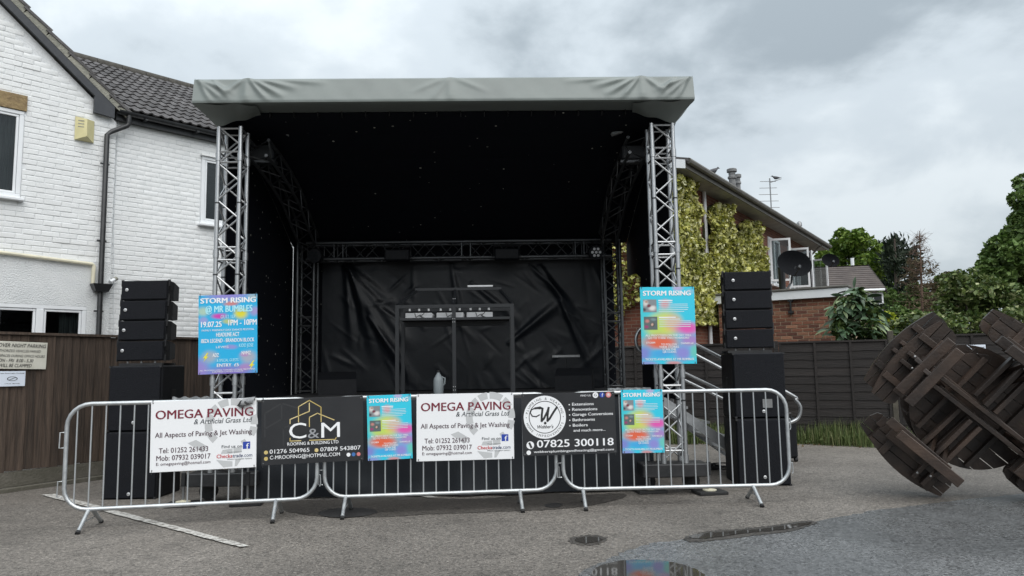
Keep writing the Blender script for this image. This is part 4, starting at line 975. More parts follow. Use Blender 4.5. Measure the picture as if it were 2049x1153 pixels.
tree('background_scrub', 'dull green scrub filling the gap behind the golden bush', 'bush', ground_under(1780, 24),
     px_clumps(24, [(1765, 640, 20), (1795, 630, 22), (1825, 640, 24), (1855, 645, 24), (1780, 665, 26), (1820, 670, 26), (1860, 675, 26), (1885, 640, 22), (1765, 690, 24), (1800, 700, 24)], .4), .15, M_LEAF2, 2200, .06)
# dark monkey-puzzle-like conifer with upswept arms
mp = thing('dark_conifer', 'dark conifer with upswept bare-tipped arms left of the dead tree', 'tree', Matrix.Translation(ground_under(1795, 40)))
tp = A(1790, 478, 40); bz = Vector(ground_under(1795, 40))
MB().tube([(0, 0, 0), tuple(Vector((tp.x, tp.y, tp.z))-bz)], .22, 8, r2=.04).obj('trunk', M_BARK, mp, True)
pts = []; dirs = []
for px0, py0, px1, py1 in [(1795, 540, 1772, 485), (1795, 540, 1783, 476), (1795, 550, 1808, 480), (1795, 545, 1830, 492), (1795, 560, 1838, 505), (1798, 570, 1762, 510), (1798, 580, 1842, 530), (1795, 600, 1770, 560), (1795, 600, 1825, 570), (1795, 535, 1792, 472), (1795, 620, 1760, 600), (1800, 620, 1830, 600)]:
    a_ = A(px0, py0, 40)-bz; c_ = A(px1, py1, 40+rng.uniform(-1, 1))-bz; mid = a_.lerp(c_, .55)+Vector((0, 0, -.25))
    MB().tube([tuple(a_), tuple(mid), tuple(c_)], .06, 6, r2=.02).obj('limb', M_BARK, mp, True)
    for k in range(260):
        t_ = rng.random()**.8; q = (a_.lerp(mid, t_*2) if t_ < .5 else mid.lerp(c_, t_*2-1)); pts.append(tuple(q+Vector(rng.normal(size=3)*.14))); dirs.append(tuple((c_-a_).normalized()))
leaves_obj('crown', pts, .28, M_LEAF4, mp, aspect=.35, dirs=dirs)
# nearly bare dead conifer
dc = thing('bare_conifer', 'thin brown half dead conifer with bare branches on the skyline', 'tree', Matrix.Translation(ground_under(1845, 36)))
bz = Vector(ground_under(1845, 36)); tp = A(1840, 462, 36)-bz
MB().tube([(0, 0, 0), tuple(tp*.5), tuple(tp)], .13, 8, r2=.015).obj('trunk', M_DEADB, dc, True)
tw = MB(); pts = []
for k in range(120):
    h_ = rng.uniform(.36, .98); a_ = tp*h_; L_ = (1-h_)*2.9*rng.uniform(.5, 1.1)+.15; az = rng.uniform(0, 6.28)
    d_ = Vector((math.cos(az), math.sin(az), rng.uniform(-.15, .35)))*L_
    mid = a_+d_*.5+Vector((0, 0, -.05)); e_ = a_+d_+Vector((0, 0, .08))
    tw.tube([tuple(a_), tuple(mid), tuple(e_)], .018, 4, r2=.006)
    for q in range(5):
        s0 = mid.lerp(e_, rng.random()); e2 = s0+Vector(rng.normal(size=3))*.18; tw.tube([tuple(s0), tuple(e2)], .008, 3, r2=.004)
        if h_ < .8 and rng.random() < .55+.45*(h_ < .55):
            for _ in range(6): pts.append(tuple(s0.lerp(e2, rng.random())+Vector(rng.normal(size=3)*.1)))
tag(tw.obj('twigs', M_DEADB, dc), kind='stuff')
leaves_obj('crown', pts, .14, M_LEAF5, dc, aspect=.4)
# dark evergreen scrub below the conifers
tree('evergreen_scrub', 'dark evergreen scrub under the conifers beyond the far house', 'bush', ground_under(1800, 38),
     px_clumps(38, [(1790, 620, 26), (1815, 610, 30), (1840, 600, 26), (1865, 610, 26), (1800, 650, 26), (1850, 640, 30), (1775, 590, 18), (1830, 580, 18)], 1), .2, M_LEAF2, 900, .1)
# large-leaved shrub in front of the extension: leaves one by one
shb = Vector(ground_under(1715, 14.3)); sh = thing('laurel_shrub', 'drooping large leaved dark green shrub in front of brick extension', 'shrub', Matrix.Translation(shb))
M_BIGL = [mat('laurel_leaf_%d' % i, c, .42, c2=[x*.7 for x in c], scale=18, spec=.4, island=.35) for i, c in enumerate([(0.060, 0.110, 0.055), (0.090, 0.150, 0.080), (0.034, 0.066, 0.032), (0.20, 0.26, 0.13)])]
def blade(m_):
    mb = MB(); vs_ = []; K = 5
    for i in range(K+1):
        t_ = i/K; w = .5*math.sin(math.pi*min(1, t_*.92+.08))**.8*.28; zz = -.22*t_*t_
        vs_ += [(t_, -w, zz+.035*(w > .02)), (t_, 0, zz), (t_, w, zz+.035*(w > .02))]
    fs = []
    for i in range(K):
        a = i*3; fs += [(a, a+3, a+4, a+1), (a+1, a+4, a+5, a+2)]
    return mb.add(vs_, fs).mesh('leaf', m_, True)
BL = [blade(m_) for m_ in M_BIGL]
cl_ = px_clumps(14.2, [(1692, 612, 24), (1716, 606, 24), (1740, 628, 24), (1702, 642, 32), (1736, 656, 28), (1684, 656, 26), (1752, 680, 22), (1702, 680, 32), (1716, 590, 16), (1676, 626, 18)], .25)
nl = 0
core = MB()
for c, r_ in cl_:
    for k in range(29):
        d_ = Vector(rng.normal(size=3)); d_.normalize()
        if d_.y > .45: d_.y *= -1
        P = Vector(c)-shb + d_*r_*rng.uniform(.75, 1.02)
        out_ = Vector((d_.x*1.0+rng.normal()*.5, d_.y*.8-.15, -.25+rng.normal()*.35)); out_.normalize()
        R_ = out_.to_track_quat('X', 'Z').to_matrix().to_4x4()
        L_ = rng.uniform(.19, .32)
        link('leaf', BL[int(rng.choice([0, 0, 1, 1, 2, 3]))], sh, Matrix.Translation(P) @ R_ @ Matrix.Rotation(rng.normal()*.5, 4, 'X') @ Matrix.Scale(L_, 4)); nl += 1
inner = [((c[0]-shb.x, c[1]-shb.y, c[2]), r_*.8) for c, r_ in cl_]
leaves_obj('crown', clump_points(inner, 3600), .15, M_LEAF2, sh, aspect=.35)
for c, r_ in inner[::2]: MB().tube([(0, 0, 0), (c[0]*.4, c[1]*.4, c[2]*.6), c], .03, 6, r2=.008).obj('stem', M_BARK, sh, True)
# ================================================================== mobile stage
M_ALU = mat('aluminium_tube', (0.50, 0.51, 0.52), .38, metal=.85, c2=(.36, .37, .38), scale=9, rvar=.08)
M_ALUD = mat('shaded_truss_tube', (0.13, 0.135, 0.14), .45, metal=.8, c2=(.09, .095, .10), scale=9)  # aluminium darkened in colour for the shade inside the stage
M_PVC = mat('grey_pvc_canopy', (0.205, 0.232, 0.222), .42, c2=(.185, .208, .20), scale=2.2, bump=.05, bscale=8)
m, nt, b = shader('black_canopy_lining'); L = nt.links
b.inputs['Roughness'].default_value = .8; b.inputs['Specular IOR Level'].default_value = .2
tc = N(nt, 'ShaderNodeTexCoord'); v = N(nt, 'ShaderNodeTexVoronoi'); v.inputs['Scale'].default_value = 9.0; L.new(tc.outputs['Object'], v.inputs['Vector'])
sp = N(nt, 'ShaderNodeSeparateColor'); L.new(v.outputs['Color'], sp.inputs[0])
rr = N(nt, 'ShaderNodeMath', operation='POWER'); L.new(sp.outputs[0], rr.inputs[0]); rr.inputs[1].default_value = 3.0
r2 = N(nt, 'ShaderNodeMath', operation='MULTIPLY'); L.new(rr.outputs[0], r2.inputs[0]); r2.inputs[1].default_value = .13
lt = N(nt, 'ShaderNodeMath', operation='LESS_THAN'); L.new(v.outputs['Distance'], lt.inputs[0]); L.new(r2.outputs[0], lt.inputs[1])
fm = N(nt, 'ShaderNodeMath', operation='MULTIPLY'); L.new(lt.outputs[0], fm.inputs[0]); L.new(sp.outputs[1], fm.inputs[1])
mx = N(nt, 'ShaderNodeMix', data_type='RGBA'); L.new(fm.outputs[0], mx.inputs['Factor']); mx.inputs['A'].default_value = (.0035, .0048, .009, 1); mx.inputs['B'].default_value = (.75, .75, .66, 1)  # pale dots in the base colour stand for daylight through pinholes
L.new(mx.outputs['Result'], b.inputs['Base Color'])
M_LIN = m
M_TARP = mat('black_vinyl_sheet', (0.005, 0.007, 0.010), .42, c2=(.008, .010, .014), scale=3, bump=.25, bscale=5, spec=.35)
M_SKIRT = mat('black_stage_skirt', (0.008, 0.011, 0.016), .42, c2=(.012, .015, .02), scale=3, bump=.3, bscale=4)
M_DECK = mat('black_deck', (0.012, 0.013, 0.015), .6, c2=(.03, .03, .032), scale=6)
M_STEELB = mat('black_steel', (0.022, 0.023, 0.025), .5, metal=.3, c2=(.04, .04, .042), scale=8)
M_RUB = mat('black_rubber', (0.014, 0.014, 0.015), .75, c2=(.025, .025, .025), scale=10)
M_CAB = mat('black_speaker_paint', (0.006, 0.007, 0.009), .6, c2=(.009, .010, .013), scale=30, bump=.15, bscale=120, spec=.25)
M_GRILLE = mat('black_speaker_grille', (0.005, 0.006, 0.009), .7, c2=(.010, .011, .015), scale=90, bump=.6, bscale=180, spec=.22)
M_WHITE = mat('white_print', (0.82, 0.83, 0.85), .4)
M_LOGO = mat('silver_badge', (.62, .63, .64), .35, metal=.3)
M_BOOTH = mat('charcoal_box_section', (0.013, 0.015, 0.018), .5, metal=.1, c2=(.019, .021, .024), scale=6)
M_HAND = mat('frosted_plastic', (.30, .34, .36), .5)

ST = Matrix.Translation((-.70, 8.22, 0)) @ Matrix.Rotation(rad(1.5), 4, 'Z'); STI = ST.inverted()
stage = thing('mobile_stage', 'black lined mobile stage with grey canopy on aluminium truss towers', 'stage', ST)
def SL(px, py, yl):
    c = STI @ CAM_P; d = STI.to_3x3() @ ray(px, py); t = (yl-c.y)/d.y; q = c+d*t; return q.x, q.z
def SGd(px, py): q = STI @ G(px, py); return q
TX = 2.43; HW = .12
ZL = SL(760, 205, -.43)[1]; ZT = SL(760, 154, -.38)[1]; ZI = SL(760, 224, -.02)[1]; ZB = SL(920, 502, 2.75)[1]; ZW = SL(460, 254, -.12)[1]   # canopy lip, canopy top, inner edge, rear beam, tower head
def truss(part, pts, a_ax, b_ax, hw, bay, cr_, br_, m_, single=True, seg=8, ends=True):
    """box truss along a polyline; a_ax, b_ax the two cross directions"""
    pts = [Vector(p) for p in pts]; a_ax, b_ax = Vector(a_ax), Vector(b_ax)
    cor = [(-1, -1), (1, -1), (1, 1), (-1, 1)]
    for ca, cb in cor:
        path = [tuple(p+a_ax*ca*hw+b_ax*cb*hw) for p in pts]
        if len(path) == 2: rod('chord', path[0], path[1], cr_, m_, part, 10)
        else: MB().tube(path, cr_, 8).obj('chord', m_, part, True)
    lens = [0]
    for p, q in zip(pts[:-1], pts[1:]): lens.append(lens[-1]+(q-p).length)
    def at_(l):
        for i in range(len(pts)-1):
            if l <= lens[i+1]+1e-6: return pts[i].lerp(pts[i+1], (l-lens[i])/(lens[i+1]-lens[i]))
        return pts[-1]
    n = max(2, round(lens[-1]/bay)); mb = MB()
    def br(p, q):
        if single: rod('brace', p, q, br_, m_, part, 6)
        else: mb.tube([p, q], br_, 5, cap=False)
    for fi in range(4):
        c0, c1 = cor[fi], cor[(fi+1) % 4]
        for k in range(n):
            l0, l1 = lens[-1]*k/n, lens[-1]*(k+1)/n
            u, w = (c0, c1) if (k+fi) % 2 == 0 else (c1, c0)
            br(tuple(at_(l0)+a_ax*u[0]*hw+b_ax*u[1]*hw), tuple(at_(l1)+a_ax*w[0]*hw+b_ax*w[1]*hw))
    if not single: tag(mb.obj('bracing', m_, part, True), kind='stuff')
    return at_
def frame_ring(part, p, a_ax, b_ax, hw, r_, m_):
    p = Vector(p); a_ax, b_ax = Vector(a_ax), Vector(b_ax); cor = [(-1, -1), (1, -1), (1, 1), (-1, 1)]
    for i in range(4):
        u, w = cor[i], cor[(i+1) % 4]; rod('brace', tuple(p+a_ax*u[0]*hw+b_ax*u[1]*hw), tuple(p+a_ax*w[0]*hw+b_ax*w[1]*hw), r_, m_, part, 6)
for sx in (-1, 1):
    tw_ = thing('truss_tower', None, None); tw_.parent = stage
    truss(tw_, [(sx*TX, 0, .37), (sx*TX, 0, ZW)], (1, 0, 0), (0, 1, 0), HW, .205, .0245, .010, M_ALU)
    for zz in (.47, 1.17, 1.43, 2.62, 2.76, 3.72, 3.84, ZW-.02): frame_ring(tw_, (sx*TX, 0, zz), (1, 0, 0), (0, 1, 0), HW, .011, M_ALU)
    for ca in (-1, 1):
        for cb in (-1, 1):
            for zz in (.38, 1.3, 2.69, 3.78): rod('coupler', (sx*TX+ca*HW, cb*HW, zz-.045), (sx*TX+ca*HW, cb*HW, zz+.045), .031, M_ALU, tw_, 10)
            for zz in (1.0, 1.9, 2.45, 3.25): rod('cable_tie', (sx*TX+ca*HW, cb*HW, zz), (sx*TX+ca*HW, cb*HW, zz+.016), .0275, M_BLK, tw_, 8) if (ca == sx or cb < 0) else None
    # base beam, jacks and pads
    bb = MB().box(sx*TX-.36, sx*TX+.36, -.16, .16, .19, .33, b=.01).obj('base_beam', M_STEELB, stage)
    for k in range(2): MB().tube([(sx*TX-.25+.5*k, .17, .10), (sx*TX-.25+.5*k, .24, .10)], .095, 14).obj('wheel', M_RUB, stage, True)
for px, py in ((366, 1012), (495, 1010), (1300, 985), (1420, 988)):
    q = SGd(px, py); q.z = 0
    jk = thing('jack', None, None); jk.parent = stage; jk.matrix_local = Matrix.Translation(q)
    MB().box(-.16, .16, -.13, .13, .0, .035, Matrix.Rotation(rad(8), 4, 'Z'), b=.006).obj('foot_pad', M_RUB, jk)
    MB().lathe([(.075, .036), (.075, .046), (.02, .052), (.02, .06)], 16).obj('foot_plate', M_CREAMP, jk, True)
    MB().tube([(0, 0, .05), (0, 0, .46)], .013, 8).obj('screw', M_STEEL, jk, True)
    MB().tube([(0, 0, .2), (0, 0, .34)], .026, 8).obj('sleeve', M_STEELB, jk, True)
# deck, skirt, side platforms
MB().box(-2.28, 2.28, .14, 3.05, .98, 1.07, b=.01).obj('deck', M_DECK, stage)
def skirt(u, v_):
    x = -2.25+4.5*u; z = 1.03*v_+.02; f = .03*math.sin(x*9+1.5*math.sin(x*2.1))*(.3+.7*(1-v_))+.05*math.exp(-((x+1.5)*.9+(z-.2)*2.4)**2*3)+.06*(1-v_)**2*math.sin(x*2.3+.7)
    return (x, .10-f, z)
MB().grid(skirt, 130, 22).obj('skirt', M_SKIRT, stage, True)
MB().box(-3.05, -2.58, .10, 1.6, .99, 1.06).obj('side_platform', M_DECK, stage)
MB().box(1.45, 2.24, .05, .6, 1.071, 1.115, b=.01).obj('ramp_board', M_BOOTH, stage)
M_WRAP = mat('crumpled_plastic_wrap', (.40, .42, .43), .3, c2=(.2, .21, .22), scale=14, bump=.8, bscale=20)
MB().grid(lambda u, v_: (1.75+.48*u, .045-.02*math.sin(u*20), 1.118+.03*v_+.012*math.sin(u*31)*math.cos(v_*5)), 24, 4).obj('plastic_wrap', M_WRAP, stage)
MB().grid(lambda u, v_: (-3.06+.5*u, .085-.012*math.sin(u*22), 1.06+.07*v_+.010*math.sin(u*27+v_*7)), 24, 4).obj('plastic_wrap', M_WRAP, stage)
# lining: ceiling curve, sides, back
cv = [(-.02, ZI-.02), (.5, 4.22), (1.1, 4.09), (1.7, 3.88), (2.2, 3.66), (2.6, 3.47), (3.0, 3.28)]
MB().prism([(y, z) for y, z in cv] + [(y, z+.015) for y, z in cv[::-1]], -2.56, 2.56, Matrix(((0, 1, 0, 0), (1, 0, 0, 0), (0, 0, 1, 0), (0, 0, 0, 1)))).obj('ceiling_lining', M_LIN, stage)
for sx in (-1, 1):
    lo = [(.13, 1.0)] + ([(3.05, 1.0)] if sx < 0 else [(2.15, 1.0), (2.12, 2.0), (2.05, 2.62), (2.35, 2.72), (2.9, 2.76), (3.05, 2.76)])
    pl = lo + [(3.05, 3.26)] + cv[::-1][1:-1] + [(.13, ZI-.03)]
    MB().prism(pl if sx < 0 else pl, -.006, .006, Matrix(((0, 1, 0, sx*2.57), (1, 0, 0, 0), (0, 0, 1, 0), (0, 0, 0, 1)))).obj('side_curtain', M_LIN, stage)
def backw(u, v_): x = -2.56+4.90*u; return (x, 3.04+.02*math.sin(x*7), 1.0+2.30*v_)
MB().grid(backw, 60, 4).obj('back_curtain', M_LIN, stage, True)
CRK = []
for _ in range(130):
    an = rad(rng.choice([-60, -50, 35, -75, -30])+rng.normal()*14); CRK.append((rng.uniform(-2.1, 2.1), rng.uniform(1.1, 3.05), math.cos(an), math.sin(an), rng.uniform(.016, .05), rng.uniform(-.008, .015), rng.uniform(.2, .8)))
def tarp(u, v_):
    x = -2.10+4.24*u; z = 1.08+(ZB-.12-1.08)*v_; f = 0.0
    for (x0, z0, ang, w, amp, ln) in [(-1.75, 3.0, -62, .09, .075, 2.1), (-1.72, 2.97, -52, .07, .05, 1.9), (-1.70, 3.0, -74, .06, .04, 1.8), (-1.7, 2.98, -42, .06, .03, 1.2), (-1.76, 3.0, -84, .05, .03, 1.6), (1.2, 2.95, -58, .06, .05, 1.6), (1.05, 2.95, -45, .04, .035, 1.0), (.7, 1.75, 38, .06, .05, 1.3), (-.15, 3.0, -80, .05, .03, 1.1), (.15, 2.7, -40, .05, .03, 1.2), (-1.4, 2.2, -55, .05, .045, 1.5), (1.5, 2.4, -66, .05, .05, 1.4)]:
        ca, sa = math.cos(rad(ang)), math.sin(rad(ang)); a_ = (x-x0)*ca+(z-z0)*sa; d_ = -(x-x0)*sa+(z-z0)*ca
        if 0 < a_ < ln: f += amp*math.exp(-(d_/(w*(.5+1.2*a_/ln)))**2)*math.sin(math.pi*min(1, .12+a_/ln))
    for (x0, z0, ca, sa, w, amp, ln) in CRK:
        a_ = (x-x0)*ca+(z-z0)*sa; d_ = -(x-x0)*sa+(z-z0)*ca
        if 0 < a_ < ln and abs(d_) < 3*w: f += amp*math.exp(-(d_/w)**2)*math.sin(math.pi*a_/ln)
    f += .006*math.sin(x*3.1+z*2)*math.sin(z*4-x)
    return (x, 2.98-f, z)
MB().grid(tarp, 200, 110).obj('back_sheet', M_TARP, stage, True)
# rear goal post truss and side arches
rear = thing('rear_truss', None, None); rear.parent = stage
for sx in (-1, 1):
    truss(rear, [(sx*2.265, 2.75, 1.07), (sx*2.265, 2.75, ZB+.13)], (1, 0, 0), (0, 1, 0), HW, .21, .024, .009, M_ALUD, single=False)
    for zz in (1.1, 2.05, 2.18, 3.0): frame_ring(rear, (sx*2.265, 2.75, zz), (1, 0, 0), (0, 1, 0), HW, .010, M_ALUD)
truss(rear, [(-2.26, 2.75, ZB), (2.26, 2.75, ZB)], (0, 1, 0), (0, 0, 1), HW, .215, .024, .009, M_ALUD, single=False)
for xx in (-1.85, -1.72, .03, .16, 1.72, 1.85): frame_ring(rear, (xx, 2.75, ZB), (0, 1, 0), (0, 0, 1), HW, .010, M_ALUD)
for sx in (-1, 1):
    ar = thing('arch_truss', None, None); ar.parent = stage
    apts = [(sx*2.22, .2, 3.98), (sx*2.22, .6, 3.95), (sx*2.21, 1.1, 3.86), (sx*2.2, 1.6, 3.72), (sx*2.2, 2.1, 3.48), (sx*2.2, 2.6, 3.26)]
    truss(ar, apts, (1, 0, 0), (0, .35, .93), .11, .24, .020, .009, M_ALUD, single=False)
# canopy
def canopy(u, v_):
    x = -2.73+5.46*u
    prof = [(-.02, ZI), (-.20, ZI*.5+ZL*.5), (-.38, ZL), (-.435, ZL+.008)] + [(-.44+.045*k/5, ZL+.03+(ZT-ZL-.06)*k/5) for k in range(6)] + [(-.36, ZT-.006), (-.20, ZT+.005), (.4, ZT-.03)]
    t = v_*(len(prof)-1); i = min(int(t), len(prof)-2); fr = t-i; y = prof[i][0]*(1-fr)+prof[i+1][0]*fr; z = prof[i][1]*(1-fr)+prof[i+1][1]*fr
    front = max(0, min(1, (v_-.25)*6))*max(0, min(1, (.82-v_)*8)); f = 0.0; ax = abs(x); sg = 1 if x > 0 else -1
    for (x0, ang, w, amp, ln) in [(2.16, 14, .030, .030, .60), (2.16, 30, .028, .034, .50), (2.16, 50, .026, .028, .42), (2.16, 5, .025, .018, .9), (2.16, 140, .026, .022, .35), (2.72, 25, .026, .030, .50), (2.72, 40, .026, .026, .48), (2.7, 60, .024, .022, .4), (2.55, 50, .022, .02, .38)]:
        px_, pz_ = x0, ZT; ca, sa = -math.cos(rad(ang)), -math.sin(rad(ang)); a_ = (ax-px_)*ca+(z-pz_)*sa; d_ = -(ax-px_)*sa+(z-pz_)*ca
        if 0 < a_ < ln: f += amp*math.exp(-(d_/(w*(.6+.9*a_/ln)))**2)*math.sin(math.pi*(.1+.9*a_/ln))
    for (x0, ang, w, amp, ln) in [(.05, 25, .03, .008, .5), (.05, 155, .03, .008, .5), (.05, 55, .03, .010, .4)]:
        ca, sa = -math.cos(rad(ang)), -math.sin(rad(ang)); a_ = (x-x0)*ca+(z-ZT)*sa; d_ = -(x-x0)*sa+(z-ZT)*ca
        if 0 < a_ < ln: f += amp*math.exp(-(d_/w)**2)*math.sin(math.pi*(.1+.9*a_/ln))
    f += .0015*math.sin(x*7+z*5)*math.sin(x*2.3)+.0008*math.sin(x*23+z*17)
    ridge = .018*(math.exp(-((ax-2.16)/.05)**2)+.6*math.exp(-((x-.05)/.05)**2))
    y -= f*front+ridge*front; z += ridge*(1 if v_ > .7 else 0)*.7
    return (x, y, z)
can = MB().grid(canopy, 420, 44).obj('canopy', M_PVC, stage, True)
bk = [(.38, ZT-.03), (1.1, 4.40), (1.8, 4.13), (2.4, 3.82), (3.1, 3.38)]
MB().prism(bk + [(y, z-.02) for y, z in bk[::-1]], -2.73, 2.73, Matrix(((0, 1, 0, 0), (1, 0, 0, 0), (0, 0, 1, 0), (0, 0, 0, 1)))).obj('roof_skin', M_PVC, stage)
for sx in (-1, 1):
    def flap(u, v_, sx=sx):
        a_ = Vector((2.73, -.435, ZL+.01)).lerp(Vector((2.73, .40, ZL+.05)), u); c_ = Vector((2.56, -.14, ZW+.005)).lerp(Vector((2.58, .4, ZW-.03)), u); p = a_.lerp(c_, v_)
        p.z += .014*math.sin(u*9+v_*4); return (sx*p.x, p.y, p.z)
    MB().grid(flap, 14, 8).obj('corner_flap', M_PVC, stage, True)
    def flap2(u, v_, sx=sx):
        a_ = Vector((2.73, -.43, ZL+.002)).lerp(Vector((2.05, -.40, ZL-.004)), u); c_ = Vector((2.57, -.145, ZW)).lerp(Vector((2.12, -.02, ZI-.03)), u); p = a_.lerp(c_, v_)
        p.z += .010*math.sin(u*12+v_*3)-.004; return (sx*p.x, p.y, p.z)
    MB().grid(flap2, 14, 8).obj('corner_flap', M_PVC, stage, True)
    MB().add([(sx*2.731, -.40, ZL+.01), (sx*2.731, .40, ZL+.04), (sx*2.731, 3.1, 3.20), (sx*2.731, 3.1, 3.38), (sx*2.731, 1.8, 4.13), (sx*2.731, .4, ZT-.03), (sx*2.731, -.38, ZT-.008)], [(0, 1, 2, 3, 4, 5, 6)]).obj('end_flap', M_PVC, stage)
for k in range(16): MB().box(-2.02+k*.27, -2.008+k*.27, -.05, .0, ZI-.06, ZI+.01).obj('canopy_strap', M_BLK, stage)
# lamps hung in the stage
def stage_lamp(name, label, x, y, z, kind):
    t = thing(name, label, 'stage light', ST @ Matrix.Translation((x, y, z)))
    if kind == 'bar':
        MB().box(-.18, .18, -.09, .09, -.09, .07, b=.015).obj('housing', M_CAB, t)
        for i in range(5): MB().box(-.16, .16, .092, .10, -.07+i*.028, -.058+i*.028).obj('fin', M_CAB, t)
        MB().box(-.155, .155, -.096, -.091, -.07, .045).obj('lens', M_CAB, t)
        MB().tube([(-.19, 0, -.02), (-.19, .0, .12), (.19, .0, .12), (.19, 0, -.02)], .01, 6).obj('yoke', M_BLK, t)
    else:
        MB().tube([(0, .10, 0), (0, -.10, -.03)], .10, 18).obj('housing', M_CAB, t, True)
        for i in range(7):
            a = 2*math.pi*i/6; r_ = 0 if i == 6 else .055; MB().tube([(r_*math.cos(a), -.10, -.03+r_*math.sin(a)), (r_*math.cos(a), -.108, -.031+r_*math.sin(a))], .020, 10).obj('lens', M_LOGO if kind == 'lit' else M_GLASS, t, True)
        MB().tube([(-.12, 0, -.02), (-.12, .0, .12), (.12, .0, .12), (.12, 0, -.02)], .012, 6).obj('yoke', M_BLK, t)
    return t
x, z = SL(797, 512, 2.58); stage_lamp('flood_light', 'black flood lamp on the rear truss, nearer the white house', x, 2.5, z, 'bar')
x, z = SL(1014, 510, 2.58); stage_lamp('flood_light', 'black flood lamp on the rear truss, nearer the terrace', x, 2.5, z, 'bar')
x, z = SL(632, 510, 2.45); stage_lamp('par_light', 'black round stage lamp with dark lenses in one rear truss corner', x, 2.45, z, 'dark')
x, z = SL(1191, 503, 2.45); stage_lamp('par_light', 'round stage lamp with ring of seven bright lenses in rear truss corner', x, 2.45, z, 'lit')
for px, sg, lab in ((562, 1, 'pale strip lamp under the canopy beside the poster tower showing event times'), (1240, -1, 'pale strip lamp under the canopy on the terrace side')):
    x, z = SL(px, 264, .5); t = thing('strip_light', lab, 'strip light', ST @ Matrix.Translation((x, .5, z)) @ Matrix.Rotation(rad(18*sg), 4, 'Y'))
    MB().box(-.11, .11, -.03, .03, -.022, .022, b=.008).obj('housing', M_WRAP, t); MB().box(-.10, .10, -.036, -.031, -.012, .012).obj('tube', M_HAND, t)
for px, lab in ((527, 'dark clamp-on box hanging at the stage arch beside the white house'), (1266, 'dark clamp-on box hanging at the stage arch beside the ivy')):
    x, z = SL(px, 306, .55); t = thing('dimmer_box', lab, 'equipment box', ST @ Matrix.Translation((x, .55, z)))
    MB().box(-.14, .14, -.08, .08, -.10, .08, b=.015).obj('housing', M_BOOTH, t); MB().box(-.16, .16, -.06, .06, -.135, -.105).obj('tray', M_ALUD, t)
# DJ booth
bx = [SL(795, 700, 1.0)[0], SL(909, 700, 1.0)[0], SL(1026, 700, 1.0)[0]]; zbt = SL(900, 613, 1.0)[1]
booth = thing('dj_booth', 'charcoal box-section booth frame standing centre on the stage', 'booth', ST @ Matrix.Translation((bx[1], 1.0, 1.072)))
h = zbt-1.072; xl, xr = bx[0]-bx[1], bx[2]-bx[1]; hx0, hz = SL(833, 583, 1.35); hx1 = SL(1001, 583, 1.35)[0]; hx0 -= bx[1]; hx1 -= bx[1]; hz -= 1.072
def bar(name, p0, p1, t, m_, par):
    p0, p1 = Vector(p0), Vector(p1); d = p1-p0; Mx = Matrix.Translation((p0+p1)/2) @ d.to_track_quat('Z', 'X').to_matrix().to_4x4() @ Matrix.Diagonal((t, t, d.length, 1)); return link(name, unit_box(m_), par, Mx)
for x in (xl, 0, xr): bar('post', (x, 0, 0), (x, 0, h-.021), .045, M_BOOTH, booth)
for x in (xl, xr): bar('post', (x, .6, 0), (x, .6, h-.021), .045, M_BOOTH, booth)
bar('rail', (xl-.022, 0, h), (xr+.022, 0, h), .042, M_BOOTH, booth); bar('rail', (xl, .024, h*.86), (xr, .024, h*.86), .03, M_BOOTH, booth)
for x, hx in ((xl, hx0), (xr, hx1)): bar('rail', (x, .0, h+.02), (hx, .35, hz), .034, M_BOOTH, booth)
bar('rail', (hx0-.015, .35, hz+.02), (hx1+.015, .35, hz+.02), .034, M_BOOTH, booth); bar('rail', (xl, .6, h), (xr, .6, h), .042, M_BOOTH, booth)
bar('post', (0, .012, h+.022), (0, .33, hz), .03, M_BOOTH, booth)
bar('shelf', (xl+.05, .35, h-.20), (xr-.05, .35, h-.20), .06, M_BOOTH, booth)
MB().box(xl+.03, xr-.03, .12, .58, h-.165, h-.145).obj('table_top', M_DECK, booth)
for zz in (h+.10, h+.06, h-.16, h-.20, .06, .10):
    yy = .09 if zz > h else -.03
    for dx in (-.012, .012): MB().tube([(dx, yy-.02, zz), (dx, yy-.03, zz)], .005, 6).obj('rivet', M_LOGO, booth)
zb = h-.145+1.072
for i, (px0, px1, lab) in enumerate([(812, 866, 'white fronted media player on the booth, nearer the white house'), (874, 928, 'mixer with knobs and cables in the middle of the booth'), (934, 986, 'white fronted media player on the booth, nearer the terrace')]):
    x0, x1 = SL(px0, 630, 1.2)[0], SL(px1, 630, 1.2)[0]
    t = thing('media_player' if i != 1 else 'mixer', lab, 'media player' if i != 1 else 'mixer', ST @ Matrix.Translation(((x0+x1)/2, 1.2, zb+.002))); w = (x1-x0)/2
    MB().box(-w, w, -.06, .28, .0, .075, b=.006).obj('body', M_WHITE, t); MB().box(-w*.97, w*.97, -.05, .27, .076, .10, b=.005).obj('top_panel', M_CAB, t)
    for k in range(3): MB().lathe([(.016, .10), (.014, .13), (.0, .131)], 10, Matrix.Translation((-w*.7+k*w*.7, -.02, 0))).obj('knob', M_LOGO, t, True)
    MB().tube([(-w*.3, -.06, .07), (-w*.2, -.08, .02), (.02, -.075, .05), (.05, -.07, -.0)], .005, 5).obj('cable', M_BLK, t); MB().tube([(w*.4, -.06, .07), (w*.1, -.085, .03), (w*.5, -.075, .005)], .005, 5).obj('cable', M_BLK, t)
x, z = SL(961, 578, 1.35); tb = thing('led_tube', 'slim white light tube lying on top of the booth frame', 'light tube', ST @ Matrix.Translation((x, 1.35, h+1.072+ (hz-h)+.055)))
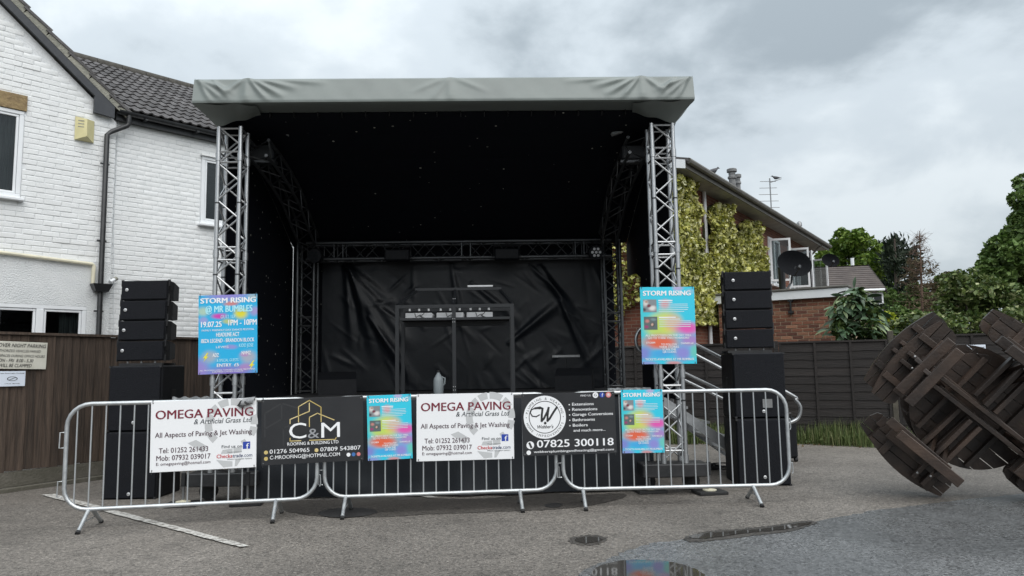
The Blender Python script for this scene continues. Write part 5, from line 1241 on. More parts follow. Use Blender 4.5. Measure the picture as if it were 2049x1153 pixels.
MB().tube([(-.165, 0, 0), (.165, 0, 0)], .014, 10).obj('tube', M_WHITE, tb, True); MB().tube([(-.175, 0, 0), (-.164, 0, 0)], .016, 10).obj('end_cap', M_BLK, tb, True); MB().tube([(.164, 0, 0), (.175, 0, 0)], .016, 10).obj('end_cap', M_BLK, tb, True)
x, z = SL(873, 757, 1.0); jc = thing('plastic_bottle', 'large frosted plastic fluid bottle on the stage floor under the booth', 'bottle', ST @ Matrix.Translation((x, 1.35, 1.072)))
MB().lathe([(.058, 0), (.065, .015), (.065, .17), (.058, .20), (.025, .255), (.02, .262), (.02, .275)], 14).obj('body', M_HAND, jc, True); MB().lathe([(.024, .276), (.024, .30), (.02, .304)], 12).obj('cap', M_BLK, jc, True)
MB().tube([(.04, 0, .22), (.085, 0, .20), (.08, 0, .13), (.06, 0, .11)], .009, 6).obj('handle', M_HAND, jc, True)
for px, lab, sg in ((675, 'black wedge monitor on the stage near the truss post by white house', 1), (1150, 'black wedge monitor on the stage floor beside the booth, terrace side', -1)):
    x = SL(px, 760, 2.0)[0]; wm = thing('stage_monitor', lab, 'monitor speaker', ST @ Matrix.Translation((x, 2.0, 1.072)) @ Matrix.Rotation(rad(12*sg), 4, 'Z'))
    MB().prism([(-.2, 0), (.2, 0), (.2, .12), (.04, .30), (-.2, .20)], -.25, .25, Matrix(((0, 1, 0, 0), (1, 0, 0, 0), (0, 0, 1, 0), (0, 0, 0, 1)))).obj('cabinet', M_CAB, wm)
    MB().add([(-.23, .19, .135), (.23, .19, .135), (.23, .06, .282), (-.23, .06, .282)], [(0, 1, 2, 3)], Matrix.Translation((0, .012, .012))).obj('grille', M_GRILLE, wm)
x, z = SL(1132, 713, 2.3); kb = thing('silver_bar', 'silver metal bar on a thin stand at the rear of stage', 'bar', ST @ Matrix.Translation((x, 2.3, 1.072)))
zz = z-1.072; MB().box(-.2, .2, -.03, .03, zz-.02, zz+.02, b=.006).obj('bar', M_STEEL, kb); rod('stem', (0, 0, .02), (0, 0, zz-.02), .012, M_BLK, kb); MB().lathe([(.14, 0), (.14, .012), (.02, .02)], 14).obj('base', M_BLK, kb)

# stage steps on the terrace side
stp = thing('stage_steps', 'aluminium stage steps with tubular handrails beside the stage', 'steps', ST @ Matrix.Translation((2.62, 1.1, 0)))
for yy in (0, .85):
    MB().prism([(-.05, 1.03), (-.05, .90), (1.2, .0), (1.38, .0), (1.38, .04)], yy-.02, yy+.02).obj('stringer', M_ALU, stp)
    def rp_(x): return 1.92-.60*(x)
    xo = SL(1272, 668, 1.1)[0]-2.62+.5 if yy == 0 else .42
    path = [(-.35+xo, yy, 1.55-.2*xo), (-.47+xo, yy, 1.63-.2*xo), (-.5+xo, yy, 1.76-.2*xo), (-.44+xo, yy, 1.90-.3*xo), (-.30+xo, yy, 1.96-.4*xo), (-.15+xo*.8, yy, 1.94-.5*xo)] + [(.25, yy, 1.74), (1.55, yy, .98+.05), (1.66, yy, .93), (1.72, yy, .83), (1.68, yy, .70), (1.56, yy, .64)]
    MB().tube(smooth_path(path), .021, 10).obj('handrail', M_ALU, stp, True)
    MB().tube([(-.35+xo, yy, 1.55-.2*xo), (.15, yy, 1.35), (1.56, yy, .64)], .019, 10).obj('mid_rail', M_ALU, stp, True)
    for x in (.1, 1.3): rod('upright', (x, yy, .95-.68*x if x < 1 else .0), (x, yy, 1.83-.58*x), .019, M_ALU, stp)
for k in range(5): MB().box(.02+k*.27, .30+k*.27, .022, .828, .84-k*.19, .87-k*.19).obj('tread', M_ALU, stp)
# cables by the tower
q = SGd(1415, 950)
cb = thing('cable_heap', 'black cables heaped on the ground beside the stage steps', 'cable', ST @ Matrix.Translation((q.x+.1, q.y+.5, 0)))
for k in range(9):
    pts = []; r_ = rng.uniform(.1, .28); ph = rng.uniform(0, 6)
    for i in range(22): a = ph+i*.33; pts.append((r_*math.cos(a)*1.3+.05*k-.2, r_*math.sin(a)*.7, .012+.012*(k % 4)+.01*math.sin(a*2)))
    MB().tube(pts, .009, 5).obj('cable', M_RUB, cb, True)

# ================================================================== loudspeakers
def badge(par, x, y, z, s=1.0):
    o = MB().lathe([(.019*s, 0), (.019*s, .004), (.016*s, .006)], 18, Matrix.Translation((x, y, z)) @ Matrix.Rotation(math.pi/2, 4, 'X')).obj('badge', M_LOGO, par, True)
    text(o, 'RCF', x, z-.006*s, .026*s, .011*s, M_INK, 'CENTER', .02, y=y-.0085); return o
def sub(name, label, Mx, w, d, h, by=None, group='bass speakers of the sound system'):
    t = thing(name, label, 'speaker', Mx, group); W = w/2
    MB().box(-W, W, .025, d, 0, h, b=.012).obj('cabinet', M_CAB, t)
    MB().box(-W+.012, W-.012, .0, .024, .014, h-.014, b=.006).obj('grille', M_GRILLE, t)
    for sx in (-1, 1):
        MB().box(sx*(W+.001)-.004, sx*(W+.001)+.004, d*.45, d*.62, h*.42, h*.62, b=.003).obj('handle', M_RUB, t)
        for zz in (.012, h-.012): MB().box(sx*(W-.012)-.012, sx*(W-.012)+.012, .0, .03, zz-.011, zz+.011).obj('corner', M_STEELB, t)
    if by is not None: badge(t, by[0], -.002, by[1])
    return t
lx = A(217, 733, 8.48).x; lz = A(217, 733, 8.48).z; hL = lz/2
Lc = G(203, 1001); LM = Matrix.Translation((Lc.x+.30, Lc.y, 0)) @ Matrix.Rotation(rad(0), 4, 'Z')
sub('bass_speaker', 'lower of two black bass speakers stacked beside the board fence', LM, .60, .62, hL, (.0, .06))
sub('bass_speaker', 'upper of two black bass speakers stacked beside the board fence', LM @ Matrix.Translation((.012, .02, hL+.003)), .60, .60, hL-.003, (.0, .10))
rz_ = A(1500, 706, 8.65).z; hR = rz_/2; RM = Matrix.Translation((2.86, 8.65, 0)) @ Matrix.Rotation(rad(-3), 4, 'Z')
sub('bass_speaker', 'lower of two black bass speakers stacked beside the stage steps', RM, .60, .62, hR, (.0, .10))
rs = sub('bass_speaker', 'upper of two black bass speakers with label, stacked beside the stage steps', RM @ Matrix.Translation((0, .02, hR+.003)), .60, .60, hR-.003, (.03, .08))
MB().box(.02, .13, -.006, -.003, .12, .22).obj('name_plate', M_STEEL, rs)
def array_box(label, Mx, w, d, hf, hb, bx_, idx):
    t = thing('array_speaker', label, 'speaker', Mx, 'line array speakers'); W = w/2; dz = (hf-hb)/2
    bm = MB().add([(-W, .02, 0), (W, .02, 0), (W*.96, d*.45, 0), (W*.80, d, dz), (-W*.80, d, dz), (-W*.96, d*.45, 0), (-W, .02, hf), (W, .02, hf), (W*.96, d*.45, hf), (W*.80, d, hf-dz), (-W*.80, d, hf-dz), (-W*.96, d*.45, hf)],
                  [(0, 5, 4, 3, 2, 1), (6, 7, 8, 9, 10, 11), (0, 1, 7, 6), (1, 2, 8, 7), (2, 3, 9, 8), (3, 4, 10, 9), (4, 5, 11, 10), (5, 0, 6, 11)]).obj('cabinet', M_CAB, t)
    MB().box(-W+.008, W-.008, .0, .021, .006, hf-.006, b=.006).obj('grille', M_GRILLE, t)
    for sx in (-1, 1):
        MB().box(sx*W-.012, sx*W+.012, .03, .05, -.004, hf*.30).obj('rigging_link', M_STEELB, t)
        MB().box(sx*W-.012, sx*W+.012, .03, .05, hf*.72, hf+.012).obj('rigging_link', M_STEELB, t)
        for zz in (hf*.32, hf*.68): MB().box(sx*(W-.002)-.004, sx*(W-.002)+.004, .06, .12, zz-.035, zz+.028).obj('handle', M_RUB, t)
    badge(t, bx_, -.003, hf*.52)
    return t
order = ['lowest', 'second lowest', 'third', 'topmost']
def stack(Mx, z0, z1, w, side, bx_):
    fr = thing('speaker_mount', 'flat black ground frame under the line array beside the %s' % side, 'speaker mount', Mx @ Matrix.Translation((0, 0, z0)))
    MB().box(-w*.46, w*.46, .03, .07, .002, .03).box(-w*.46, w*.46, .33, .37, .002, .03).box(-.03, .03, .071, .329, .003, .035).obj('base', M_STEELB, fr)
    for x in (-.16, .0, .16): rod('stud', (x*w/.55, .05, .03), (x*w/.55, .05, .055), .012, M_STEEL, fr)
    zb = z0+.058; hh = (z1-zb)/4
    for k in range(4):
        array_box('%s of four line array speakers stacked beside the %s' % (order[k] if k else 'lowest', side), Mx @ Matrix.Translation((.004*k, .008*k, zb+k*hh)) @ Matrix.Rotation(rad(-.6*k), 4, 'X'), w, .42, hh-.010, hh*.72, bx_, k)
zt = A(300, 560, 8.6).z
stack(LM @ Matrix.Translation((.015, .10, 0)), lz, zt, .545, 'board fence', -.20)
zt = A(1490, 541, 8.75).z
stack(RM @ Matrix.Translation((-.065, .10, 0)), rz_, zt, .56, 'stage steps', -.17)
# wheeled flight case
P = G(1596, 926); fc_ = thing('flight_case', 'black wheeled equipment case standing behind the stacked bass speakers', 'case', Matrix.Translation((P.x-.18, P.y+.05, 0)))
MB().box(-.22, .22, 0, .5, .05, .62, b=.03).obj('body', M_CAB, fc_)
for sx in (-1, 1):
    for yy in (.06, .44): MB().tube([(sx*.2-.02, yy, .035), (sx*.2+.02, yy, .035)], .035, 10).obj('wheel', M_RUB, fc_, True)
MB().tube([(-.15, .02, .62), (-.15, .02, .68), (.15, .02, .68), (.15, .02, .62)], .012, 6).obj('handle', M_BLK, fc_, True)
# ================================================================== crowd barriers
M_GALV = mat('galvanised_steel', (0.44, 0.46, 0.475), .42, metal=.75, c2=(.56, .58, .59), scale=11, rvar=.08, bump=.05)
BARR = []
def barrier(label, P0, P1, pxl, pxr, zmid=.62, lean=0.0):
    """P0, P1: where the two legs stand; pxl, pxr: where the frame ends show"""
    az = math.degrees(math.atan2(P1.x-P0.x, P1.y-P0.y)); fr = Frame(P0, az)
    def s_at(px):
        lo, hi = -3.0, 6.0
        for _ in range(40):
            mid = (lo+hi)/2; q = fr.at(mid, zmid); v = CAM_R.inverted() @ (q-CAM_P)
            if 1024.5-F_PX*v.x/v.z < px: lo = mid
            else: hi = mid
        return lo
    s0, s1 = s_at(pxl), s_at(pxr); L_ = s1-s0; ls = (P1-P0).length
    t = thing('crowd_barrier', label, 'barrier', fr.mat(s0, 0), 'steel crowd barriers')
    zb, zt, R_ = .17, 1.125, .20; r_ = .0195
    pts = [(L_-R_, zt)] + [(x, z) for x, z in []]
    path = [(L_/2, zt)] + arc(L_-R_, zt-R_, R_, 90, 0) + [(L_, (zb+zt)/2)] + arc(L_-R_, zb+R_, R_, 0, -90) + [(L_/2, zb)] + arc(R_, zb+R_, R_, 270, 180) + [(0, (zb+zt)/2)] + arc(R_, zt-R_, R_, 180, 90) + [(L_/2, zt)]
    MB().tube([(x, 0, z) for x, z in path], r_, 12, cap=False).obj('frame', M_GALV, t, True)
    nb = 18
    for k in range(nb):
        x = .085+(L_-.17)*k/(nb-1)
        def lim(x):
            e = min(x, L_-x)
            return R_-math.sqrt(max(0, R_**2-(R_-e)**2)) if e < R_ else 0
        rod('bar', (x, 0, zb+lim(x)+.01), (x, 0, zt-lim(x)-.01), .0075, M_GALV, t, 8)
    for x in (-s0, ls-s0):
        for sg in (-1, 1):
            e = (x+.015*sg, sg*.255, .012)
            MB().tube([(x+.012*sg, sg*.012, zb-.005), e], .0185, 10).obj('leg', M_GALV, t, True)
            d_ = Vector(e)-Vector((x, 0, zb)); d_.normalize(); MB().tube([tuple(Vector(e)-d_*.02), tuple(Vector(e)+d_*.008)], .0205, 10).obj('rubber_foot', M_RUB, t, True)
        rod('brace', (x, -.13, .085), (x, .13, .085), .005, M_GALV, t)
    for z_ in (.36, .80):
        MB().tube([(-.015, 0, z_+.07), (-.055, 0, z_+.07), (-.058, 0, z_-.07), (-.015, 0, z_-.07)], .006, 6).obj('hook', M_GALV, t)
        MB().tube([(L_+.0, 0, z_+.03), (L_+.03, 0, z_+.03), (L_+.034, 0, z_-.06), (L_+.026, 0, z_-.08)], .006, 6).obj('hook', M_GALV, t)
    BARR.append(fr); return t
mid = lambda a, b_: (a+b_)/2
barrier('steel crowd barrier in front of the speakers by the board fence', mid(G(152, 1070), G(205, 1046)), mid(G(540, 1048), G(568, 1027)), 131, 635)
barrier('middle steel crowd barrier carrying the second white paving banner', mid(G(682, 1040), G(705, 1020)), mid(G(1043, 1028), G(1043, 1006)), 650, 1112)
barrier('steel crowd barrier in front of the stage steps and speakers', mid(G(1171, 1025), G(1168, 1003)), mid(G(1523, 1017), G(1498, 996)), 1126, 1577)

# ================================================================== banners and posters
M_BWHITE = mat('white_banner_board', (.80, .81, .83), .45); M_BBLACK = mat('black_banner_vinyl', (.016, .017, .020), .32, c2=(.022, .023, .026), scale=3)
M_MAROON = mat('maroon_ink', (.16, .008, .025), .45); M_DARKTXT = mat('dark_plum_ink', (.055, .02, .035), .45); M_GREYTXT = mat('slate_ink', (.045, .055, .065), .45)
M_PAVE = mat('pale_grey_ink', (.50, .51, .52), .45); M_FBLUE = mat('royal_blue_ink', (.02, .055, .35), .4); M_RED = mat('red_ink', (.52, .02, .03), .45); M_NAVY = mat('navy_ink', (.012, .03, .11), .45)
M_GOLD = mat('gold_ink', (.50, .38, .12), .35, c2=(.75, .62, .33), scale=6); M_GREYL = mat('mid_grey_ink', (.30, .31, .33), .4); M_GHOST = mat('faint_grey_ink', (.030, .031, .034), .35); M_PINKI = mat('pink_icon', (.62, .20, .20), .4); M_SKYI = mat('blue_icon', (.05, .16, .42), .4)
M_CYANT = mat('pale_cyan_ink', (.42, .80, .90), .4); M_YEL = mat('yellow_ink', (.80, .72, .05), .4); M_HAZEW = mat('soft_white_ink', (.62, .76, .80), .45)
def board(name, label, cat, fr, corners, off, m_, group=None, th=.004):
    """corners: photo pixels of top-left, top-right, bottom-right, bottom-left; the sheet lies in plane fr"""
    c = [fr.hit(*p, off) for p in corners]; w = ((c[1][0]-c[0][0])+(c[2][0]-c[3][0]))/2; h = ((c[0][1]-c[3][1])+(c[1][1]-c[2][1]))/2
    cx = sum(q[0] for q in c)/4; cz = sum(q[1] for q in c)/4; tilt = math.atan2((c[1][1]-c[0][1])+(c[2][1]-c[3][1]), 2*w)
    Mx = fr.mat(cx, cz, off) @ Matrix.Rotation(-tilt, 4, 'Y')
    o = MB().box(-w/2, w/2, -th/2, th/2, -h/2, h/2, b=.0012).obj(name, m_, None, False, Mx)
    tag(o, label, cat, group); o['_w'] = w; o['_h'] = h
    for sx in (-1, 1):
        for sz in (-1, 1):
            disc(o, sx*(w/2-.018), sz*(h/2-.018), .006, M_STEEL, -.0035, .003, 12, 'eyelet')
            MB().tube([(sx*(w/2-.018), -.006, sz*(h/2-.018)), (sx*(w/2-.014), -.012, sz*(h/2+.012)), (sx*(w/2-.012), .02, sz*(h/2+.022)), (sx*(w/2-.018), .012, sz*(h/2-.018))], .0022, 5).obj('cable_tie', M_BLK, o)
    return o, w, h
def puts(o, w, h, rows):
    """rows: text, left u, right u, baseline v, cap height v, material, bold, shear"""
    for t_, u0, u1, v_, cap, m_, *k in rows:
        text(o, t_, (u0-.5)*w, (.5-v_)*h, (u1-u0)*w, cap*h, m_, 'LEFT', *(k or []))
def omega(label, fr, corners, off):
    o, w, h = board('paving_banner', label, 'banner', fr, corners, off, M_BWHITE, 'white paving banners')
    U = lambda px, py: ((px-690)/1165-.5, .5-(py-108)/797)
    def pt(px, py): a_, b_ = U(px, py); return (a_*w, b_*h)
    cx, cz = pt(1575, 395); ro, ri = .255*w, .185*w
    for a0, a1 in ((98, 122), (58, 92), (28, 52), (-4, 20), (-32, -10), (128, 150), (153, 172), (176, 199), (203, 226)):
        disc(o, cx, cz, ro, M_PAVE, -.0028, ri, 5, 'paving_emblem', a0, a1)
    for q in (((1095, 595), (1185, 562), (1310, 640), (1255, 710)), ((1480, 690), (1590, 678), (1592, 735), (1460, 735)), ((1600, 672), (1690, 668), (1690, 725), (1602, 735)), ((1410, 800), (1590, 825), (1590, 882), (1490, 888)), ((1620, 812), (1690, 800), (1640, 880), (1615, 882)), ((1680, 600), (1725, 575), (1750, 615), (1700, 640))):
        poly(o, [pt(*p) for p in q], M_PAVE, -.0028, 'paving_emblem')
    puts(o, w, h, [('OMEGA PAVING', .04, .965, .255, .125, M_MAROON, .022), ('& Artificial Grass Ltd', .40, .955, .345, .072, M_GREYTXT, .008, .22), ('All Aspects of Paving & Jet Washing', .043, .957, .515, .072, M_DARKTXT, .010),
        ('Tel: 01252 261433', .08, .54, .735, .072, M_DARKTXT, .010), ('Mob: 07932 039017', .055, .56, .84, .072, M_DARKTXT, .010), ('E: omegapaving@hotmail.com', .055, .56, .908, .042, M_DARKTXT, .004),
        ('Find us on', .665, .86, .705, .042, M_GREYTXT, .008), ('Proud members of', .725, .86, .775, .018, M_GREYTXT), ('Checka', .62, .772, .845, .052, M_RED, .02), ('trade', .775, .872, .845, .052, M_NAVY, .02), ('.com', .874, .96, .845, .052, M_NAVY), ('Where reputation matters', .72, .958, .878, .022, M_GREYTXT)])
    x0, z0 = pt(1705, 690); x1, z1 = pt(1787, 608); poly(o, [(x0, z0), (x1, z0), (x1, z1), (x0, z1)], M_FBLUE, -.0032, 'social_icon'); text(o, 'f', x0+(x1-x0)*.42, z0-.000, (x1-x0)*.42, (z1-z0)*.78, M_WHITE, bold=.05)
    return o
omega('white paving banner hung on the barrier beside the board fence', BARR[0], ((301, 804), (513, 796), (513, 935), (301, 946)), -.032)
omega('white paving banner hung on the middle barrier between poster and black banner', BARR[1], ((834, 790), (1028, 785), (1028, 919), (833, 923)), -.032)
# a glove left on the first banner
gl = BARR[0].hit(490, 804, -.06); gv = thing('work_glove', 'grey and black work glove draped over the white banner top edge', 'glove', BARR[0].mat(gl[0], gl[1]+.0, -.03))
M_GLV = mat('grey_knit', (.36, .37, .38), .9, c2=(.22, .23, .24), scale=30, bump=.4); M_GLB = mat('black_glove_rubber', (.015, .016, .018), .5)
bm_ = MB()
def glv(u, v_): a_ = 2*math.pi*u; rx = .045*(1-.25*v_); return (-.02+.10*v_+rx*.35*math.cos(a_)-.05*(v_ < .3)*(.3-v_), -.012+.028*math.sin(a_), .035*math.cos(a_)*1.2*(1-.2*v_)+.012-.02*(1-v_))
MB().grid(glv, 14, 8).obj('cuff', M_GLV, gv, True)
for k in range(4): MB().tube([(-.005-.012*k, -.02, .02-.012*k), (-.04-.008*k, -.034, .0-.012*k), (-.052+.004*k, -.03, -.022-.008*k), (-.035+.01*k, -.028, -.034-.003*k)], .0085, 7).obj('finger', M_GLB, gv, True)
MB().tube([(.0, -.035, -.0), (.02, -.045, -.015), (.035, -.04, -.02)], .009, 7).obj('finger', M_GLB, gv, True)
# roofing banner
CMF = Frame((-2.40, 7.20), 80.0)
o, w, h = board('roofing_banner', 'black roofing banner with gold house outline and C&M lettering', 'banner', CMF, ((523, 801), (727, 791), (727, 922), (523, 931)), 0, M_BBLACK)
def cpt(px, py): u_ = (px-1090)/895; return ((u_-.5)*w, (.5-(py-(145-50*u_))/595)*h)
for pl in ([(1412, 345), (1412, 205), (1507, 145), (1610, 205), (1610, 340)], [(1338, 360), (1338, 322), (1507, 245), (1507, 170)], [(1507, 385), (1507, 300), (1578, 262), (1725, 322)], [(1338, 492), (1338, 518), (1432, 514)], [(1507, 510), (1735, 500), (1742, 484)]):
    stroke(o, [cpt(*p) for p in pl], .0085, M_GOLD, -.0035, 'house_emblem')
for pl in ([(1120, 480), (1120, 270), (1265, 175), (1395, 215)], [(1120, 410), (1265, 320), (1265, 180)], [(1280, 560), (1280, 400), (1330, 380)]): stroke(o, [cpt(*p) for p in pl], .014, M_GHOST, -.0026, 'house_emblem')
def ctext(t_, x0, x1, y0, cap, m_, bold=0.0):
    a_, b_ = cpt(x0, y0), cpt(x1, y0); text(o, t_, a_[0], a_[1], b_[0]-a_[0], cap, m_, 'LEFT', bold, y=-.0042)
ctext('C', 1318, 1468, 498, .240*h, M_WHITE, .03); ctext('&', 1488, 1588, 492, .15*h, M_GREYL, .03); ctext('M', 1592, 1757, 487, .235*h, M_WHITE, .03)
ctext('ROOFING & BUILDING LTD', 1312, 1760, 560, .048*h, M_WHITE, .012); ctext('01276 504965', 1160, 1505, 633, .062*h, M_WHITE, .008); ctext('07809 543807', 1600, 1957, 611, .062*h, M_WHITE, .008); ctext('C-MROOFING@HOTMAIL.COM', 1162, 1772, 684, .055*h, M_WHITE, .008)
for px, py, m_ in ((1130, 622, M_GOLD), (1130, 678, M_GOLD), (1568, 600, M_GOLD), (1850, 640, M_WHITE), (1895, 637, M_SKYI), (1940, 634, M_PINKI)): x, z = cpt(px, py); disc(o, x, z, .0185, m_, -.0035, 0, 20, 'icon')
# plumbing banner
o, w, h = board('plumbing_banner', 'black plumbing banner with round white W badge and list of trades', 'banner', Frame((.10, 7.50), 86.0), ((1044, 789), (1231, 783), (1233, 907), (1046, 913)), 0, M_BBLACK)
def wpt(px, py): return (((px-100)/1190-.5)*w, (.5-(py-100)/812)*h)
k_ = w/1190; cx, cz = wpt(388, 412)
disc(o, cx, cz, 268*k_, M_WHITE, -.0030, 0, 48, 'round_badge'); disc(o, cx, cz, 203*k_, M_BBLACK, -.0036, 194*k_, 48, 'round_badge')
def ring_text(body, a_mid, span, r_, hh, flip):
    n = len(body)
    for i, ch in enumerate(body):
        if ch == ' ': continue
        t_ = (i-(n-1)/2)/(n-1)*span; a_ = rad(a_mid - t_) if not flip else rad(a_mid + t_)
        x, z = cx+r_*math.cos(a_), cz+r_*math.sin(a_); rot = (math.pi/2-a_) if not flip else (-math.pi/2-a_)
        text(o, ch, x, z, None, hh, M_INK, 'CENTER', .02, y=-.0042, rot=rot)
ring_text('PLUMBING & HEATING', 90, 152, 217*k_, 30*k_, False); ring_text('HOME IMPROVEMENTS', 270, 140, 249*k_, 30*k_, True)
for a_ in (180, 0): disc(o, cx+235*k_*math.cos(rad(a_)), cz, 6*k_, M_INK, -.004, 0, 10, 'round_badge')
Wl = [(330, 300), (270, 290), (220, 310), (205, 350), (230, 395), (280, 402), (320, 380)]
stroke(o, [wpt(*p) for p in Wl], 15*k_, M_INK, -.0042, 'script_initial')
stroke(o, [wpt(*p) for p in [(270, 292), (330, 284), (362, 300), (350, 380), (346, 462), (375, 430), (420, 345), (440, 290)]], 26*k_, M_INK, -.0046, 'script_initial')
stroke(o, [wpt(*p) for p in [(440, 290), (424, 380), (420, 462), (450, 430), (500, 350), (545, 285)]], 26*k_, M_INK, -.005, 'script_initial')
x, z = wpt(390, 490); disc(o, x, z, 17*k_, M_INK, -.0042, 0, 16, 'round_badge')
def wtext(t_, x0, x1, y0, cap, bold=.01, m_=None, shear=0): a_, b_ = wpt(x0, y0), wpt(x1, y0); text(o, t_, a_[0], a_[1], b_[0]-a_[0], cap*k_, m_ or M_WHITE, 'LEFT', bold, shear, y=-.0042)
wtext("Webber's", 280, 485, 558, 42, .03, M_INK, .3)
for t_, x1, y0 in (('Extensions', 1012, 272), ('Renovations', 1055, 340), ('Garage Conversions', 1256, 408), ('Bathrooms', 1020, 477), ('Boilers', 925, 548)):
    wtext(t_, 735, x1, y0, 36, .016); x, z = wpt(703, y0-14); disc(o, x, z, 8*k_, M_WHITE, -.0042, 0, 10, 'bullet')
wtext('and much more...', 745, 1152, 615, 34, .014); wtext('07825 300118', 275, 1250, 806, 92, .02); wtext('webbersplumbingandheating@gmail.com', 235, 1252, 874, 28, .012); wtext('FIND US', 850, 978, 155, 22, .01)
for px, py, r_, m_ in ((1042, 142, 36, M_WHITE), (1127, 142, 33, M_FBLUE), (1210, 142, 35, M_PINKI), (194, 772, 48, M_WHITE), (172, 868, 28, M_WHITE)): x, z = wpt(px, py); disc(o, x, z, r_*k_, m_, -.0036, 0, 24, 'icon')
x, z = wpt(1042, 142); text(o, 'G', x, z-15*k_, 36*k_, 32*k_, M_INK, 'CENTER', .02, y=-.0046); x, z = wpt(1130, 142); text(o, 'f', x, z-22*k_, 20*k_, 42*k_, M_WHITE, 'CENTER', .05, y=-.0046)
x, z = wpt(1210, 142); disc(o, x, z, 19*k_, M_WHITE, -.0046, 14*k_, 20, 'icon'); disc(o, x, z, 8*k_, M_WHITE, -.0046, 0, 12, 'icon')
x, z = wpt(194, 772); stroke(o, [(x-10*k_, z+26*k_), (x+12*k_, z-26*k_)], 26*k_, M_INK, -.0046, 'icon')
# posters
def charity_mat(name, w, h):
    W, Hh = w, h
    return blob_mat(name, (.035, .56, .74), [
        (-.50*W, .05*Hh, .34*W, .5*Hh, (.06, .55, .60), .7), (-.05*W, .02*Hh, .42*W, .28*Hh, (.62, .66, .10), 1.0), (-.25*W, -.02*Hh, .30*W, .22*Hh, (.50, .66, .12), .9),
        (-.05*W, .28*Hh, .14*W, .10*Hh, (.80, .16, .16), .8), (.10*W, .03*Hh, .26*W, .18*Hh, (.72, .38, .28), .8), (.36*W, -.04*Hh, .36*W, .13*Hh, (.72, .10, .42), 1.0), (-.15*W, -.22*Hh, .52*W, .16*Hh, (.72, .13, .06), 1.0), (.40*W, -.20*Hh, .30*W, .14*Hh, (.42, .20, .52), .9),
        (-.5*W, -.36*Hh, .35*W, .14*Hh, (.22, .20, .58), .9), (-.12*W, -.37*Hh, .36*W, .09*Hh, (.06, .38, .72), 1.0), (.25*W, -.36*Hh, .26*W, .16*Hh, (.28, .22, .62), .9), (.47*W, -.34*Hh, .14*W, .14*Hh, (.16, .55, .42), .8), (.08*W, -.49*Hh, .22*W, .05*Hh, (.72, .22, .20), .8), (-.4*W, -.49*Hh, .3*W, .06*Hh, (.30, .26, .62), .8),
        (.2*W, .48*Hh, .16*W, .05*Hh, (.62, .34, .60), .7), (.42*W, .44*Hh, .12*W, .06*Hh, (.40, .50, .62), .5)], .3, .05*W)
def photo_mats():
    a_ = blob_mat('hospital_snapshot', (.22, .24, .26), [(-.05, .03, .05, .06, (.62, .60, .58), 1), (.03, -.03, .06, .05, (.70, .68, .66), 1), (-.01, .0, .035, .03, (.16, .02, .04), 1), (-.04, .045, .03, .02, (.40, .24, .18), 1), (-.06, -.05, .04, .03, (.05, .05, .06), 1)], .35, .05)
    b_ = blob_mat('family_snapshot', (.10, .13, .13), [(-.04, .025, .04, .035, (.52, .22, .20), 1), (.02, -.02, .034, .04, (.03, .02, .02), 1), (.018, -.018, .022, .030, (.60, .40, .32), 1), (-.045, -.045, .04, .03, (.32, .04, .16), 1), (.03, .05, .05, .03, (.18, .26, .28), 1)], .35, .03)
    return a_, b_
PM = photo_mats()
def charity(label, fr, corners, off):
    o, w, h = board('charity_poster', label, 'poster', fr, corners, off, None, 'rainbow charity posters'); o.data.materials.clear(); o.data.materials.append(charity_mat('rainbow_print', w, h))
    def P(px, py): return (((px-75)/710-.5)*w, (.5-(py-95)/990)*h)
    def T(t_, x0, x1, y0, cap, b_=.02, m_=None): a_, c_ = P(x0, y0), P(x1, y0); text(o, t_, a_[0], a_[1], c_[0]-a_[0], cap/990*h, m_ or M_WHITE, 'LEFT', b_, y=-.0042)
    T('STORM RISING', 110, 738, 205, 62, .05)
    for i, (x0, y0, x1, y1) in enumerate(((110, 420, 285, 255), (115, 645, 290, 478))):
        a_, c_ = P(x0, y0), P(x1, y1); cxm, czm = (a_[0]+c_[0])/2, (a_[1]+c_[1])/2; hw, hh = (c_[0]-a_[0])/2, (c_[1]-a_[1])/2
        MB().add([(-.075, 0, -.085), (.075, 0, -.085), (.075, 0, .085), (-.075, 0, .085)], [(0, 1, 2, 3)]).obj('snapshot', PM[i], o, False, Matrix.Translation((cxm, -.0032, czm)) @ Matrix.Diagonal((hw/.075, 1, hh/.085, 1)))
    for y0, lines in ((270, ((0, 490, 16), (1, 490, 12), (2, 690, 9), (3, 690, 9), (4, 700, 9), (5, 690, 9), (6, 640, 9))), (488, ((0, 525, 16), (1, 580, 12), (2, 720, 9), (3, 725, 9), (4, 720, 9), (5, 720, 9)))):
        for k, x1, th in lines:
            yy = y0+k*24; a_, c_ = P(315, yy), P(x1, yy); stroke(o, [(a_[0], a_[1]), (c_[0], c_[1])], th/990*h*(.8 if k > 1 else .9), M_WHITE if k < 1 else M_HAZEW, -.0034, 'print_line')
    T('ALL PROCCEEDS ON THE DAY WILL', 130, 728, 732, 26); T('GO TO THESE TWO WARRIORS!', 160, 695, 765, 26); T('STORM', 135, 250, 824, 24); T('DANIELLE', 585, 750, 834, 24)
    T('TO FOLLOW', 328, 535, 848, 26); T('THEIR STORIES', 302, 560, 880, 26); T('SCAN THE', 342, 520, 912, 26); T('QR CODES', 345, 522, 944, 26); T('TICKETS AVAILABLE AT MR BUMBLES', 118, 752, 1038, 28)
charity('rainbow charity poster fixed high on the truss tower beside the ivy', Frame(tuple(ST @ Vector((2.43, -.165, 0))), 88.5), ((1282, 576), (1389, 573), (1394, 729), (1283, 728)), 0)
charity('rainbow charity poster on the middle barrier between black and white banners', BARR[1], ((736, 793), (824, 788), (824, 918), (734, 922)), -.034)
